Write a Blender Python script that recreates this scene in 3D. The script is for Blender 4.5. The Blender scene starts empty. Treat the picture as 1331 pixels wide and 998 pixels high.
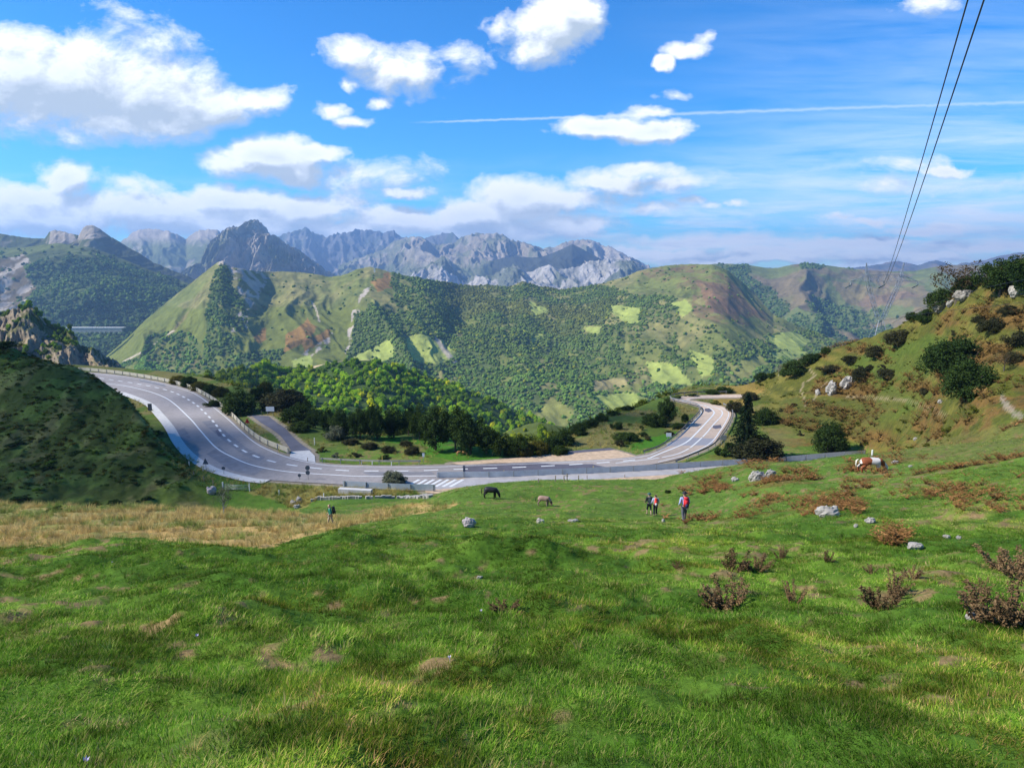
import bpy, bmesh, math, random
import numpy as np
from mathutils import Vector, Matrix
random.seed(7); RNG = np.random.default_rng(11)
SC = bpy.context.scene
COL = SC.collection
R = math.radians
# ---------------------------------------------------------------- camera
F = 900.0; CX = 665.5; CY = 499.0; PITCH = R(9.7)
CP, SP = math.cos(PITCH), math.sin(PITCH)
ZR = -34.0                      # level of the road
def ray(px, py):
    """direction through a place in the view: s = x/y, t = z/y"""
    u = (np.asarray(px, float) - CX) / F; v = (CY - np.asarray(py, float)) / F
    fw = CP + v * SP
    return u / fw, (-SP + v * CP) / fw
def proj(x, y, z):
    fw = y * CP - z * SP; up = y * SP + z * CP
    fw = np.maximum(fw, 1e-3)
    return CX + F * x / fw, CY - F * up / fw
cam_d = bpy.data.cameras.new('camera'); cam = bpy.data.objects.new('camera', cam_d); COL.objects.link(cam)
cam_d.sensor_width = 36; cam_d.lens = F / 1331 * 36; cam_d.clip_start = 0.05; cam_d.clip_end = 60000
cam.location = (0, 0, 0); cam.rotation_euler = (R(90) - PITCH, 0, 0)
SC.camera = cam
# ---------------------------------------------------------------- noise
_T = np.random.default_rng(5).random((256, 256))
def vnoise(x, y, seed=0):
    x = np.asarray(x, float) + seed * 17.37; y = np.asarray(y, float) + seed * 9.71
    xi = np.floor(x).astype(np.int64); yi = np.floor(y).astype(np.int64)
    fx = x - xi; fy = y - yi
    fx = fx * fx * fx * (fx * (fx * 6 - 15) + 10); fy = fy * fy * fy * (fy * (fy * 6 - 15) + 10)
    a = _T[xi & 255, yi & 255]; b = _T[(xi + 1) & 255, yi & 255]
    c = _T[xi & 255, (yi + 1) & 255]; d = _T[(xi + 1) & 255, (yi + 1) & 255]
    return (a * (1 - fx) + b * fx) * (1 - fy) + (c * (1 - fx) + d * fx) * fy
def fbm(x, y, o=4, seed=0, g=0.5):
    s = 0; a = 1; n = 0; f = 1
    for i in range(o):
        s = s + a * vnoise(x * f, y * f, seed + i * 3); n += a; a *= g; f *= 2.03
    return s / n
def ridged(x, y, o=4, seed=0, g=0.5):
    s = 0; a = 1; n = 0; f = 1
    for i in range(o):
        s = s + a * (1 - np.abs(2 * vnoise(x * f, y * f, seed + i * 3) - 1)); n += a; a *= g; f *= 2.07
    return s / n
def sstep(a, b, x):
    t = np.clip((np.asarray(x, float) - a) / (b - a), 0, 1); return t * t * (3 - 2 * t)
def pchip(xk, yk, x):
    xk = np.asarray(xk, float); yk = np.asarray(yk, float)
    h = np.diff(xk); dl = np.diff(yk) / h; n = len(xk); m = np.zeros(n)
    for i in range(1, n - 1):
        if dl[i - 1] * dl[i] > 0:
            w1 = 2 * h[i] + h[i - 1]; w2 = h[i] + 2 * h[i - 1]
            m[i] = (w1 + w2) / (w1 / dl[i - 1] + w2 / dl[i])
    m[0] = dl[0]; m[-1] = dl[-1]
    x = np.clip(x, xk[0], xk[-1])
    k = np.clip(np.searchsorted(xk, x) - 1, 0, n - 2)
    t = (x - xk[k]) / h[k]; t2 = t * t; t3 = t2 * t
    return (2*t3-3*t2+1)*yk[k] + (t3-2*t2+t)*h[k]*m[k] + (-2*t3+3*t2)*yk[k+1] + (t3-t2)*h[k]*m[k+1]
def inpoly(px, py, poly):
    r = np.zeros(np.shape(px), bool); n = len(poly)
    for i in range(n):
        x1, y1 = poly[i]; x2, y2 = poly[(i + 1) % n]
        if y1 == y2: continue
        c = (y1 > py) != (y2 > py)
        r ^= c & (px < (x2 - x1) * (py - y1) / (y2 - y1) + x1)
    return r
# ---------------------------------------------------------------- object helpers
def tag(o, label=None, cat=None, group=None, kind=None):
    if label: o['label'] = label
    if cat: o['category'] = cat
    if group: o['group'] = group
    if kind: o['kind'] = kind
    return o
def link(name, me, mat=None, parent=None, loc=None):
    o = bpy.data.objects.new(name, me); COL.objects.link(o)
    if mat is not None:
        me.materials.clear()
        for m in (mat if isinstance(mat, (list, tuple)) else [mat]): me.materials.append(m)
    if parent: o.parent = parent
    if loc is not None: o.location = loc
    return o
def empty(name, loc, rz=0, sc=1):
    o = bpy.data.objects.new(name, None); COL.objects.link(o); o.location = loc; o.rotation_euler = (0, 0, rz)
    o.scale = (sc, sc, sc) if not isinstance(sc, tuple) else sc; o.empty_display_size = .1
    return o
def kids(o): return [c for c in COL.objects if c.parent is o]
def copy_tree(o, parent=None):
    c = o.copy(); COL.objects.link(c); c.parent = parent
    for ch in kids(o): copy_tree(ch, c)
    return c
def mesh_np(name, V, Fc, smooth=True, col=None):
    """V (n,3); Fc (m,k) with one k"""
    V = np.ascontiguousarray(V, np.float32); Fc = np.ascontiguousarray(Fc, np.int32)
    me = bpy.data.meshes.new(name); k = Fc.shape[1]
    me.vertices.add(len(V)); me.vertices.foreach_set('co', V.ravel())
    me.loops.add(Fc.size); me.loops.foreach_set('vertex_index', Fc.ravel())
    me.polygons.add(len(Fc)); me.polygons.foreach_set('loop_start', np.arange(0, Fc.size, k, dtype=np.int32))
    me.polygons.foreach_set('use_smooth', np.full(len(Fc), smooth))
    if col is not None:
        a = me.color_attributes.new('Col', 'FLOAT_COLOR', 'POINT')
        c = np.ones((len(V), 4), np.float32); c[:, :col.shape[1]] = col; a.data.foreach_set('color', c.ravel())
    me.update(calc_edges=True); me.validate()
    return me
def grid_faces(nr, nc):
    i = np.arange(nr * nc).reshape(nr, nc)
    return np.stack([i[:-1, :-1], i[:-1, 1:], i[1:, 1:], i[1:, :-1]], -1).reshape(-1, 4)
class MB:
    def __init__(s): s.v = []; s.f = []
    def add(s, V, Fc):
        b = len(s.v); s.v += [tuple(p) for p in V]; s.f += [tuple(b + i for i in f) for f in Fc]
    def box(s, c, d, rz=0, M=None):
        c = Vector(c); hx, hy, hz = d[0]/2, d[1]/2, d[2]/2; q = Matrix.Rotation(rz, 3, 'Z')
        V = [c + q @ Vector((x*hx, y*hy, z*hz)) for z in (-1, 1) for x, y in ((-1,-1),(1,-1),(1,1),(-1,1))]
        s.add(V, [(3,2,1,0),(4,5,6,7),(0,1,5,4),(1,2,6,5),(2,3,7,6),(3,0,4,7)])
    def tube(s, pts, rad, n=6, caps=True):
        pts = [Vector(p) for p in pts]
        if not isinstance(rad, (list, tuple)): rad = [rad] * len(pts)
        rings = []; b = len(s.v); up = Vector((0.13, 0.21, 1)).normalized()
        for i, p in enumerate(pts):
            d = (pts[min(i+1, len(pts)-1)] - pts[max(i-1, 0)]).normalized()
            a = d.cross(up)
            if a.length < .05: a = d.cross(Vector((1, 0, 0)))
            a.normalize(); c = d.cross(a)
            for k in range(n):
                an = 2*math.pi*k/n; s.v.append(tuple(p + (a*math.cos(an) + c*math.sin(an)) * rad[i]))
        for i in range(len(pts)-1):
            for k in range(n):
                k2 = (k+1) % n; s.f.append((b+i*n+k, b+i*n+k2, b+(i+1)*n+k2, b+(i+1)*n+k))
        if caps:
            s.f.append(tuple(b+k for k in range(n))[::-1]); s.f.append(tuple(b+(len(pts)-1)*n+k for k in range(n)))
    def build(s, name, mat, parent=None, loc=None, smooth=False):
        me = bpy.data.meshes.new(name); me.from_pydata(s.v, [], s.f)
        if smooth: me.polygons.foreach_set('use_smooth', [True]*len(me.polygons))
        me.update(); return link(name, me, mat, parent, loc)
# ---------------------------------------------------------------- materials
def newmat(name):
    m = bpy.data.materials.new(name); m.use_nodes = True; nt = m.node_tree; nt.nodes.clear()
    out = nt.nodes.new('ShaderNodeOutputMaterial'); return m, nt, out
def nd(nt, t, **kw):
    n = nt.nodes.new(t)
    for k, v in kw.items():
        if k.startswith('i_'):
            n.inputs[k[2:].replace('_', ' ')].default_value = v
        else: setattr(n, k, v)
    return n
def mathn(nt, op, a, b=None, c=None, clamp=False):
    n = nt.nodes.new('ShaderNodeMath'); n.operation = op; n.use_clamp = clamp
    for i, x in enumerate((a, b, c)):
        if x is None: continue
        if isinstance(x, (int, float)): n.inputs[i].default_value = x
        else: nt.links.new(x, n.inputs[i])
    return n.outputs[0]
def vmath(nt, op, a, b=None):
    n = nt.nodes.new('ShaderNodeVectorMath'); n.operation = op
    for i, x in enumerate((a, b)):
        if x is None: continue
        if isinstance(x, (tuple, list)): n.inputs[i].default_value = x
        else: nt.links.new(x, n.inputs[i])
    return n.outputs['Value'] if op in ('LENGTH', 'DOT_PRODUCT') else n.outputs['Vector']
def mixc(nt, fac, a, b, mode='MIX'):
    n = nt.nodes.new('ShaderNodeMix'); n.data_type = 'RGBA'; n.blend_type = mode
    for s, x in ((n.inputs[0], fac), (n.inputs[6], a), (n.inputs[7], b)):
        if isinstance(x, (int, float)): s.default_value = x
        elif isinstance(x, (tuple, list)): s.default_value = (*x, 1)[:4]
        else: nt.links.new(x, s)
    return n.outputs[2]
def ramp(nt, fac, stops, interp='LINEAR'):
    n = nt.nodes.new('ShaderNodeValToRGB'); cr = n.color_ramp; cr.interpolation = interp
    while len(cr.elements) < len(stops): cr.elements.new(.5)
    for e, (p, c) in zip(cr.elements, stops):
        e.position = p; e.color = (*c, 1)[:4] if isinstance(c, tuple) else (c, c, c, 1)
    nt.links.new(fac, n.inputs[0]); return n.outputs[0]
def noise(nt, vec, scale, det=4, rough=.5, dim='3D', dist=0):
    n = nt.nodes.new('ShaderNodeTexNoise'); n.noise_dimensions = dim
    n.inputs['Scale'].default_value = scale; n.inputs['Detail'].default_value = det
    n.inputs['Roughness'].default_value = rough; n.inputs['Distortion'].default_value = dist
    if vec is not None: nt.links.new(vec, n.inputs['Vector'])
    return n.outputs['Fac']
def bumpn(nt, h, strength, dist):
    b = nt.nodes.new('ShaderNodeBump'); b.inputs['Strength'].default_value = strength; b.inputs['Distance'].default_value = dist
    nt.links.new(h, b.inputs['Height']); return b.outputs[0]
def bsdf(nt, out, col, rough=.9, metal=0, spec=.2, nor=None):
    p = nt.nodes.new('ShaderNodeBsdfPrincipled')
    if isinstance(col, (tuple, list)): p.inputs['Base Color'].default_value = (*col, 1)
    else: nt.links.new(col, p.inputs['Base Color'])
    p.inputs['Roughness'].default_value = rough; p.inputs['Metallic'].default_value = metal
    p.inputs['Specular IOR Level'].default_value = spec
    if nor is not None: nt.links.new(nor, p.inputs['Normal'])
    nt.links.new(p.outputs[0], out.inputs[0]); return p
def simple(name, col, rough=.8, metal=0, var=.25, scale=6, spec=.3, bump=0):
    m, nt, out = newmat(name); tc = nt.nodes.new('ShaderNodeTexCoord').outputs['Object']
    f = noise(nt, tc, scale, 5, .6)
    lo = tuple(c * (1 - var) for c in col); hi = tuple(min(1, c * (1 + var)) for c in col)
    c = ramp(nt, f, [(.25, lo), (.75, hi)])
    bsdf(nt, out, c, rough, metal, spec, bumpn(nt, f, .5, bump) if bump else None); return m
def leafmat(name, lo, hi, tint=False, trans=.3, rand=True, world=0.0):
    """foliage: colour varies per thing, per clump and by place"""
    m, nt, out = newmat(name)
    oi = nt.nodes.new('ShaderNodeObjectInfo'); geo = nt.nodes.new('ShaderNodeNewGeometry')
    f = mathn(nt, 'MULTIPLY', geo.outputs['Random Per Island'], .5)
    f = mathn(nt, 'MULTIPLY_ADD', oi.outputs['Random'], .5 if rand else 0, f)
    if world:
        n = noise(nt, geo.outputs['Position'], world, 3)
        f = mathn(nt, 'ADD', f, mathn(nt, 'MULTIPLY_ADD', n, 1.6, -.8))
    c = ramp(nt, f, [(.05, lo), (.95, hi)])
    if tint:
        a = nd(nt, 'ShaderNodeAttribute', attribute_type='INSTANCER', attribute_name='tint')
        c = mixc(nt, 1, c, a.outputs['Color'], 'MULTIPLY')
    d = nt.nodes.new('ShaderNodeBsdfDiffuse'); t = nt.nodes.new('ShaderNodeBsdfTranslucent'); mx = nt.nodes.new('ShaderNodeMixShader')
    nt.links.new(c, d.inputs[0]); nt.links.new(c, t.inputs[0]); mx.inputs[0].default_value = trans
    nt.links.new(d.outputs[0], mx.inputs[1]); nt.links.new(t.outputs[0], mx.inputs[2]); nt.links.new(mx.outputs[0], out.inputs[0])
    return m
def terrainmat(name, scales, bumpd, var=.35, bstr=.6, rockbump=False):
    """vertex colour = the ground's own colour; shader adds fine variation and relief"""
    m, nt, out = newmat(name)
    a = nd(nt, 'ShaderNodeVertexColor', layer_name='Col').outputs[0]
    pos = nt.nodes.new('ShaderNodeNewGeometry').outputs['Position']
    n1 = noise(nt, pos, scales[0], 6, .65); n2 = noise(nt, pos, scales[1], 5, .6)
    k = ramp(nt, n1, [(.25, 1 - var), (.75, 1 + var)]); c = mixc(nt, 1, a, k, 'MULTIPLY')
    k2 = ramp(nt, n2, [(.3, (1 - var*.6, 1 - var*.55, 1 - var*.5)), (.7, (1 + var*.8, 1 + var*.6, 1 + var*.3))]); c = mixc(nt, 1, c, k2, 'MULTIPLY')
    h = mathn(nt, 'ADD', n1, mathn(nt, 'MULTIPLY', n2, 2.0))
    bsdf(nt, out, c, .95, 0, .05, bumpn(nt, h, bstr, bumpd)); return m
def scatter(name, P, sc, rz, tint, protos, idx=None):
    """one mass of ground cover or far wood: points with a little tree/tuft mesh on each"""
    me = bpy.data.meshes.new(name); n = len(P); me.vertices.add(n)
    me.vertices.foreach_set('co', np.ascontiguousarray(P, np.float32).ravel())
    def at(nm, ty, d, key):
        a = me.attributes.new(nm, ty, 'POINT'); a.data.foreach_set(key, np.ascontiguousarray(d).ravel())
    sc = np.asarray(sc, np.float32)
    if sc.ndim == 1: sc = np.stack([sc, sc, sc], -1)
    at('sc', 'FLOAT_VECTOR', sc.astype(np.float32), 'vector')
    rot = np.zeros((n, 3), np.float32); rot[:, 2] = rz; rot[:, 0] = (RNG.random(n) - .5) * .25; rot[:, 1] = (RNG.random(n) - .5) * .25
    at('rt', 'FLOAT_VECTOR', rot, 'vector')
    t4 = np.ones((n, 4), np.float32); t4[:, :3] = tint; at('tint', 'FLOAT_COLOR', t4, 'color')
    at('idx', 'INT', (RNG.integers(0, len(protos), n) if idx is None else idx).astype(np.int32), 'value')
    o = link(name, me)
    c = bpy.data.collections.new(name + '_kinds')
    for i, (pm, mt) in enumerate(protos):
        po = bpy.data.objects.new('k%02d' % i, pm)
        if mt: pm.materials.clear(); pm.materials.append(mt)
        c.objects.link(po)
    g = bpy.data.node_groups.new(name, 'GeometryNodeTree')
    g.interface.new_socket('Geometry', in_out='INPUT', socket_type='NodeSocketGeometry'); g.interface.new_socket('Geometry', in_out='OUTPUT', socket_type='NodeSocketGeometry')
    gi = g.nodes.new('NodeGroupInput'); go = g.nodes.new('NodeGroupOutput')
    ip = g.nodes.new('GeometryNodeInstanceOnPoints'); ci = g.nodes.new('GeometryNodeCollectionInfo')
    ci.inputs['Collection'].default_value = c; ci.inputs['Separate Children'].default_value = True; ci.inputs['Reset Children'].default_value = True
    def na(nm, ty):
        q = g.nodes.new('GeometryNodeInputNamedAttribute'); q.data_type = ty; q.inputs[0].default_value = nm; return q.outputs[0]
    g.links.new(gi.outputs[0], ip.inputs['Points']); g.links.new(ci.outputs[0], ip.inputs['Instance']); ip.inputs['Pick Instance'].default_value = True
    g.links.new(na('idx', 'INT'), ip.inputs['Instance Index']); g.links.new(na('sc', 'FLOAT_VECTOR'), ip.inputs['Scale'])
    e = g.nodes.new('FunctionNodeEulerToRotation'); g.links.new(na('rt', 'FLOAT_VECTOR'), e.inputs[0]); g.links.new(e.outputs[0], ip.inputs['Rotation'])
    g.links.new(ip.outputs[0], go.inputs[0])
    m = o.modifiers.new('cover', 'NODES'); m.node_group = g
    return o
# ---------------------------------------------------------------- near terrain: rows of (column, depth, height or None, seen level)
def pt_p(px, py, d):            # depth d along the ray
    s, t = ray(px, py); return float(s), math.log(d), float(t) * d
def pt_z(px, d, z):
    t = z / d; v = (t * CP + SP) / (CP - t * SP); py = CY - v * F
    s, _ = ray(px, py); return float(s), math.log(d), z
P_, Z_ = pt_p, pt_z
ROWS = [
 [Z_(x, .5, -1.76) for x in (-300, 665, 1600)],
 [Z_(x, 2.0, -2.25) for x in (-300, 665, 1600)],
 [P_(-300,850,6.3),P_(0,850,6.3),P_(300,850,6),P_(665,850,5.9),P_(1000,850,5.9),P_(1331,850,5.6),P_(1600,850,5.4)],
 [P_(-300,735,12),P_(0,737,12.5),P_(150,722,14),P_(300,733,13),P_(400,748,12),P_(665,750,11.6),P_(1000,750,11.6),P_(1331,745,10.8),P_(1600,740,10.5)],
 [P_(-300,722,24),P_(0,722,24),P_(150,712,25),P_(300,713,24),P_(450,703,21),P_(665,702,21.5),P_(1000,700,20.5),P_(1331,690,19.5),P_(1600,685,19)],
 [P_(-300,690,40),P_(0,690,40),P_(300,690,40),P_(450,688,38),P_(665,675,37),P_(890,678,37),P_(1050,660,36),P_(1200,650,35),P_(1331,635,33),P_(1600,620,31)],
 [P_(-300,668,55),P_(0,668,55),P_(300,672,54),P_(450,676,60),P_(600,664,52),P_(750,664,53),P_(850,664,54),P_(900,662,54),P_(1000,643,51),P_(1100,622,52),P_(1200,607,51),P_(1331,598,46),P_(1600,590,44)],
 [P_(-300,660,68),P_(0,655,66),P_(150,660,64),P_(300,665,64),P_(380,664,70),P_(450,657,83),P_(540,648,84),P_(600,634,78),P_(700,624,78),P_(850,622,77),P_(900,613,76),P_(950,605,73),P_(1000,600,70),P_(1050,598,68),P_(1100,592,68),P_(1150,588,68),P_(1200,582,66),P_(1260,576,64),P_(1331,570,60),P_(1600,560,56)],
 [Z_(-300,84,-31),Z_(0,84,-31.5),Z_(240,84,-33),Z_(300,84,-33.5),Z_(380,87,-33.6),Z_(450,94,-32.8),Z_(540,93,-32.2),Z_(600,90,-30.8),Z_(750,90,-31),Z_(900,89,-31.3),Z_(1000,86,-30),Z_(1050,86,-29.5),Z_(1100,84,-29),Z_(1150,80,-26),Z_(1200,76,-22),Z_(1260,72,-19.5),Z_(1331,66,-17),Z_(1600,62,-15)],
 [Z_(-300,100,-33),Z_(0,97,-33.5),Z_(150,97,-35),Z_(300,99,-36),Z_(380,101,-35.8),Z_(450,102,-34.4),Z_(600,101,-34.1),Z_(900,101,-34),Z_(1000,101,-34),Z_(1050,101,-34),Z_(1100,102,-33.8),Z_(1150,98,-30.5),Z_(1200,90,-25.5),P_(1260,562,80),P_(1331,548,72),Z_(1600,68,-14)],
 [P_(-300,590,110),P_(0,600,108),P_(80,612,106),P_(150,617,105),P_(200,622,105),P_(240,620,106),Z_(300,108,-34.6),Z_(380,109,-34.2),Z_(450,112,-34),Z_(600,112,-34),Z_(900,118,-34),Z_(1000,120,-34),Z_(1050,124,-34),Z_(1100,124,-33.8),P_(1150,572,114),P_(1200,560,104),P_(1260,520,92),P_(1331,505,84),Z_(1600,80,-12)],
 [P_(-300,530,128),P_(0,535,124),P_(80,545,120),P_(150,560,116),P_(200,585,111),P_(240,602,110),Z_(280,114,-34),Z_(450,119,-34),Z_(600,119,-34),Z_(900,130,-34),Z_(1000,135,-33.8),P_(1050,565,134),P_(1100,560,132),P_(1150,545,122),P_(1200,530,112),P_(1260,490,101),P_(1331,475,91),Z_(1600,86,-10)],
 [P_(-300,430,150),P_(-100,440,148),P_(0,449,142),P_(40,462,139),P_(80,477,136),P_(100,485,134),P_(130,497,130),P_(150,506,127),P_(180,529,122),P_(200,550,118),P_(240,592,114),Z_(270,118,-34),Z_(450,127,-34),Z_(600,124,-34),Z_(900,142,-34),Z_(950,144,-34),P_(1000,545,148),P_(1050,530,147),P_(1100,520,144),P_(1150,508,134),P_(1200,490,122),P_(1260,460,110),P_(1331,440,99),Z_(1600,95,-6)],
 [Z_(-300,180,-34),Z_(0,172,-34),Z_(100,160,-34),Z_(200,138,-34),Z_(260,135,-34),Z_(450,136,-34.3),Z_(600,128,-34.2),Z_(700,129,-34.3),Z_(800,150,-34.4),Z_(900,165,-34),Z_(940,168,-34),P_(1000,520,166),P_(1050,500,163),P_(1100,485,157),P_(1150,470,146),P_(1200,450,133),P_(1260,415,120),P_(1331,385,111),Z_(1600,105,-2)],
 [Z_(-300,250,-34),Z_(0,245,-34),Z_(100,236,-34),Z_(200,224,-34),Z_(250,215,-34),Z_(300,197,-34.2),Z_(350,183,-34.3),Z_(400,160,-35),P_(450,562,150),Z_(500,146,-36.5),P_(565,561,151),P_(620,583,134),P_(700,577,136),P_(750,560,148),P_(800,537,166),P_(860,521,178),Z_(900,196,-34.3),Z_(935,196,-34),P_(960,503,190),P_(1000,490,186),P_(1050,467,180),P_(1100,447,172),P_(1150,433,158),P_(1200,408,146),P_(1215,398,143),P_(1260,376,132),P_(1331,340,122),Z_(1600,118,9)],
 [Z_(-300,300,-60),Z_(0,290,-55),Z_(300,245,-60),Z_(450,200,-64),Z_(600,175,-60),Z_(750,185,-60),Z_(900,235,-60),Z_(960,235,-55),Z_(1000,228,-46),Z_(1100,215,-34),Z_(1200,192,-22),Z_(1331,168,-6),Z_(1600,150,3)],
 [Z_(-300,420,-150),Z_(300,380,-140),Z_(600,330,-150),Z_(900,380,-150),Z_(1050,350,-100),Z_(1130,320,-38),Z_(1250,320,-32),Z_(1331,320,-20),Z_(1600,320,-10)],
 [Z_(-300,620,-300),Z_(900,620,-300),Z_(1150,600,-190),Z_(1331,600,-160),Z_(1600,600,-150)],
 [Z_(-300,1100,-450),Z_(1600,1100,-430)],
 [Z_(-300,3000,-480),Z_(1600,3000,-480)],
 [Z_(-300,16000,-500),Z_(1600,16000,-500)],
]
GS = np.linspace(-1.35, 1.35, 361); GL = np.linspace(math.log(.5), math.log(16000), 1500)
_KL = []; _KZ = []
for r in ROWS:
    r = sorted(r); s = [a[0] for a in r]
    _KL.append(pchip(s, [a[1] for a in r], GS)); _KZ.append(pchip(s, [a[2] for a in r], GS))
_KL = np.array(_KL); _KZ = np.array(_KZ); GZ = np.empty((len(GS), len(GL)))
for j in range(len(GS)): GZ[j] = pchip(_KL[:, j], _KZ[:, j], GL)
def base_z(s, L):
    a = np.clip((s - GS[0]) / (GS[1] - GS[0]), 0, len(GS) - 1.001); b = np.clip((L - GL[0]) / (GL[1] - GL[0]), 0, len(GL) - 1.001)
    i = a.astype(int); j = b.astype(int); fa = a - i; fb = b - j
    return (GZ[i, j]*(1-fa) + GZ[i+1, j]*fa)*(1-fb) + (GZ[i, j+1]*(1-fa) + GZ[i+1, j+1]*fa)*fb
# ---------------------------------------------------------------- traced courses on the road's level
def smooth(pts, n=6):
    """Catmull-Rom through the points"""
    p = np.array(pts, float); p = np.vstack([2*p[0]-p[1], p, 2*p[-1]-p[-2]]); out = []
    for i in range(1, len(p)-2):
        for k in range(n):
            t = k / n
            out.append(.5*((2*p[i]) + (-p[i-1]+p[i+1])*t + (2*p[i-1]-5*p[i]+4*p[i+1]-p[i+2])*t*t + (-p[i-1]+3*p[i]-3*p[i+1]+p[i+2])*t**3))
    out.append(p[-2]); return np.array(out)
def onroad(pts, z=ZR):
    p = np.array(pts, float); s, t = ray(p[:, 0], p[:, 1]); y = z / t
    return np.stack([s * y, y, np.full(len(y), z)], -1)
PAIRS = [((20,481),(10,497)),((60,481.5),(60,497)),((92,483),(112,499)),((125,484.5),(138,503)),((170,489.5),(164,511)),((215,498),(196,524)),((245,506),(212,539)),((262,514.5),(226,556)),
 ((280,528),(236,573)),((300,545),(250,589)),((318,562),(268,602)),((340,578),(290,612)),((372,592),(325,621)),((405,600),(370,625)),((440,604),(420,628)),
 ((497,605.5),(490,632)),((547,605),(550,633)),((601,603.5),(605,620)),((650,602),(655,617)),((698,600),(705,615)),((760,598),(770,610.5)),((828,592.6),(830,605.5)),((860,583.5),(865,600)),((884,567),(897,591)),
 ((903,547),(925,578)),((913,537),(939,560)),((913,530),(948,545)),((906,527),(950,535)),((897,524.5),(941,529)),((885,522),(920,524)),((874,519.5),(904,521))]
RO = onroad(smooth([a for a, b in PAIRS])); RI = onroad(smooth([b for a, b in PAIRS]))
TOPP = [((874,520.5),(900,522.5)),((876,517.5),(897,519.5)),((888,515),(903,518.3)),((912,513.8),(920,517.4)),((945,512.8),(946,517)),((975,512.5),(972,516.5))]
TO = onroad(smooth([a for a, b in TOPP], 4)); TI = onroad(smooth([b for a, b in TOPP], 4))
AREAS = {  # paved areas on the road's level
 'far_layby': [(601,604.2),(640,601.6),(698,600.6),(760,598.6),(828,593.2),(812,588),(795,583.5),(760,585.5),(727,589),(690,593.5),(640,597.5),(585,601.5)],
 'near_layby': [(545,633),(605,620.3),(655,617.3),(705,615.3),(770,610.8),(830,605.8),(880,602),(960,599.6),(1040,596.5),(1110,592),(1125,600),(1060,612),(1000,617),(900,624),(800,632),(700,640),(600,644),(555,640)],
 'gravel_apron': [(379,586.5),(402,585),(409,592),(410,601.5),(393,598.5),(376,594)],
}
TRACK = [((326,539.5),(349,540.5)),((338,548.5),(358,547.5)),((352,557),(370,556)),((364,566),(380,566.5)),((373,577),(392,577)),((379,587),(405,585.5))]
KO = onroad(smooth([a for a, b in TRACK], 4)); KI = onroad(smooth([b for a, b in TRACK], 4))
def seg_dist(x, y, pl):
    """distance to polyline"""
    d = np.full(x.shape, 1e9)
    for (x1, y1), (x2, y2) in zip(pl[:-1, :2], pl[1:, :2]):
        dx, dy = x2-x1, y2-y1; L = dx*dx+dy*dy+1e-9
        t = np.clip(((x-x1)*dx + (y-y1)*dy)/L, 0, 1)
        d = np.minimum(d, (x-x1-t*dx)**2 + (y-y1-t*dy)**2)
    return np.sqrt(d)
_polys = [np.vstack([RO, RI[::-1]]), np.vstack([TO, TI[::-1]]), np.vstack([KO, KI[::-1]])] + [onroad(v) for v in AREAS.values()]
_polys = [np.vstack([p, p[:1]]) for p in _polys]
def road_dist(x, y):
    """0 inside paved surfaces, otherwise metres to the nearest"""
    D = np.full(x.shape, 99.0); m = (y > 80) & (y < 290)
    xs, ys = x[m], y[m]; dd = np.full(xs.shape, 99.0)
    for p in _polys:
        b = (xs > p[:, 0].min()-12) & (xs < p[:, 0].max()+12) & (ys > p[:, 1].min()-12) & (ys < p[:, 1].max()+12)
        if not b.any(): continue
        d = seg_dist(xs[b], ys[b], p); d[inpoly(xs[b], ys[b], [tuple(q[:2]) for q in p[:-1]])] = 0
        dd[b] = np.minimum(dd[b], d)
    D[m] = dd; return D
BUMPS = []   # mounds: (x, y, rx, ry, h)
def add_bump(px, py, d, rx, ry, h):
    s, t = ray(px, py); BUMPS.append((float(s)*d, d, rx, ry, h))
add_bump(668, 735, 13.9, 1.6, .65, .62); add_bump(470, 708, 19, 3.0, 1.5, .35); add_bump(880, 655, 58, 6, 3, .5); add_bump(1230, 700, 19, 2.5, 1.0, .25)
add_bump(1180, 690, 22, 1.6, .8, .35); add_bump(770, 668, 45, 6, 2, -.7); add_bump(60, 725, 16, 3, 1.4, .3); add_bump(300, 722, 14.5, 2.2, 1.1, .2)
add_bump(1000, 640, 52, 5, 3, .6); add_bump(1090, 690, 24, 3, 1.2, .3); add_bump(560, 690, 30, 5, 2, .3); add_bump(720, 650, 62, 3.5, 1.5, -.6)
def relief(x, y, s, bz):
    px, _ = CX + s*870, 0
    hill_l = sstep(84, 96, y) * (1 - sstep(250, 300, px)) * (1 - sstep(145, 175, y))
    hill_r = sstep(1010, 1130, px) * sstep(70, 90, y)
    beh = sstep(180, 260, y)
    z = (fbm(x/9, y/9, 4, 1) - .5) * (.5 + 1.4*hill_l) * sstep(4, 30, y) + (fbm((x + y)/13, bz/2.6, 4, 9) - .5) * 1.7*hill_r
    z = z + (fbm(x/2.3, y/2.3, 3, 2) - .5) * (.28 + .9*hill_l + .7*hill_r)
    z = z + (fbm(x/.5, y/.5, 3, 3) - .5) * .2 * (1 - sstep(20, 45, y)) + (fbm(x/1.2, y/1.2, 2, 8) - .5) * .36 * sstep(2, 6, y) * (1 - sstep(40, 80, y))
    z = z - hill_l * 2.4 * (ridged(x/16 + .3*fbm(x/8, y/8, 2, 4), y/40, 3, 5) - .6)
    z = z + hill_r * (fbm((x + y)/30, bz/6, 3, 6) - .5) * 1.6 + beh * 26 * (fbm(x/120, y/120, 4, 7) - .5) * sstep(240, 420, y)
    for bx, by, rx, ry, h in BUMPS:
        q = ((x-bx)/rx)**2 + ((y-by)/ry)**2; z = z + h*np.exp(-q)
    return z
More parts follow.
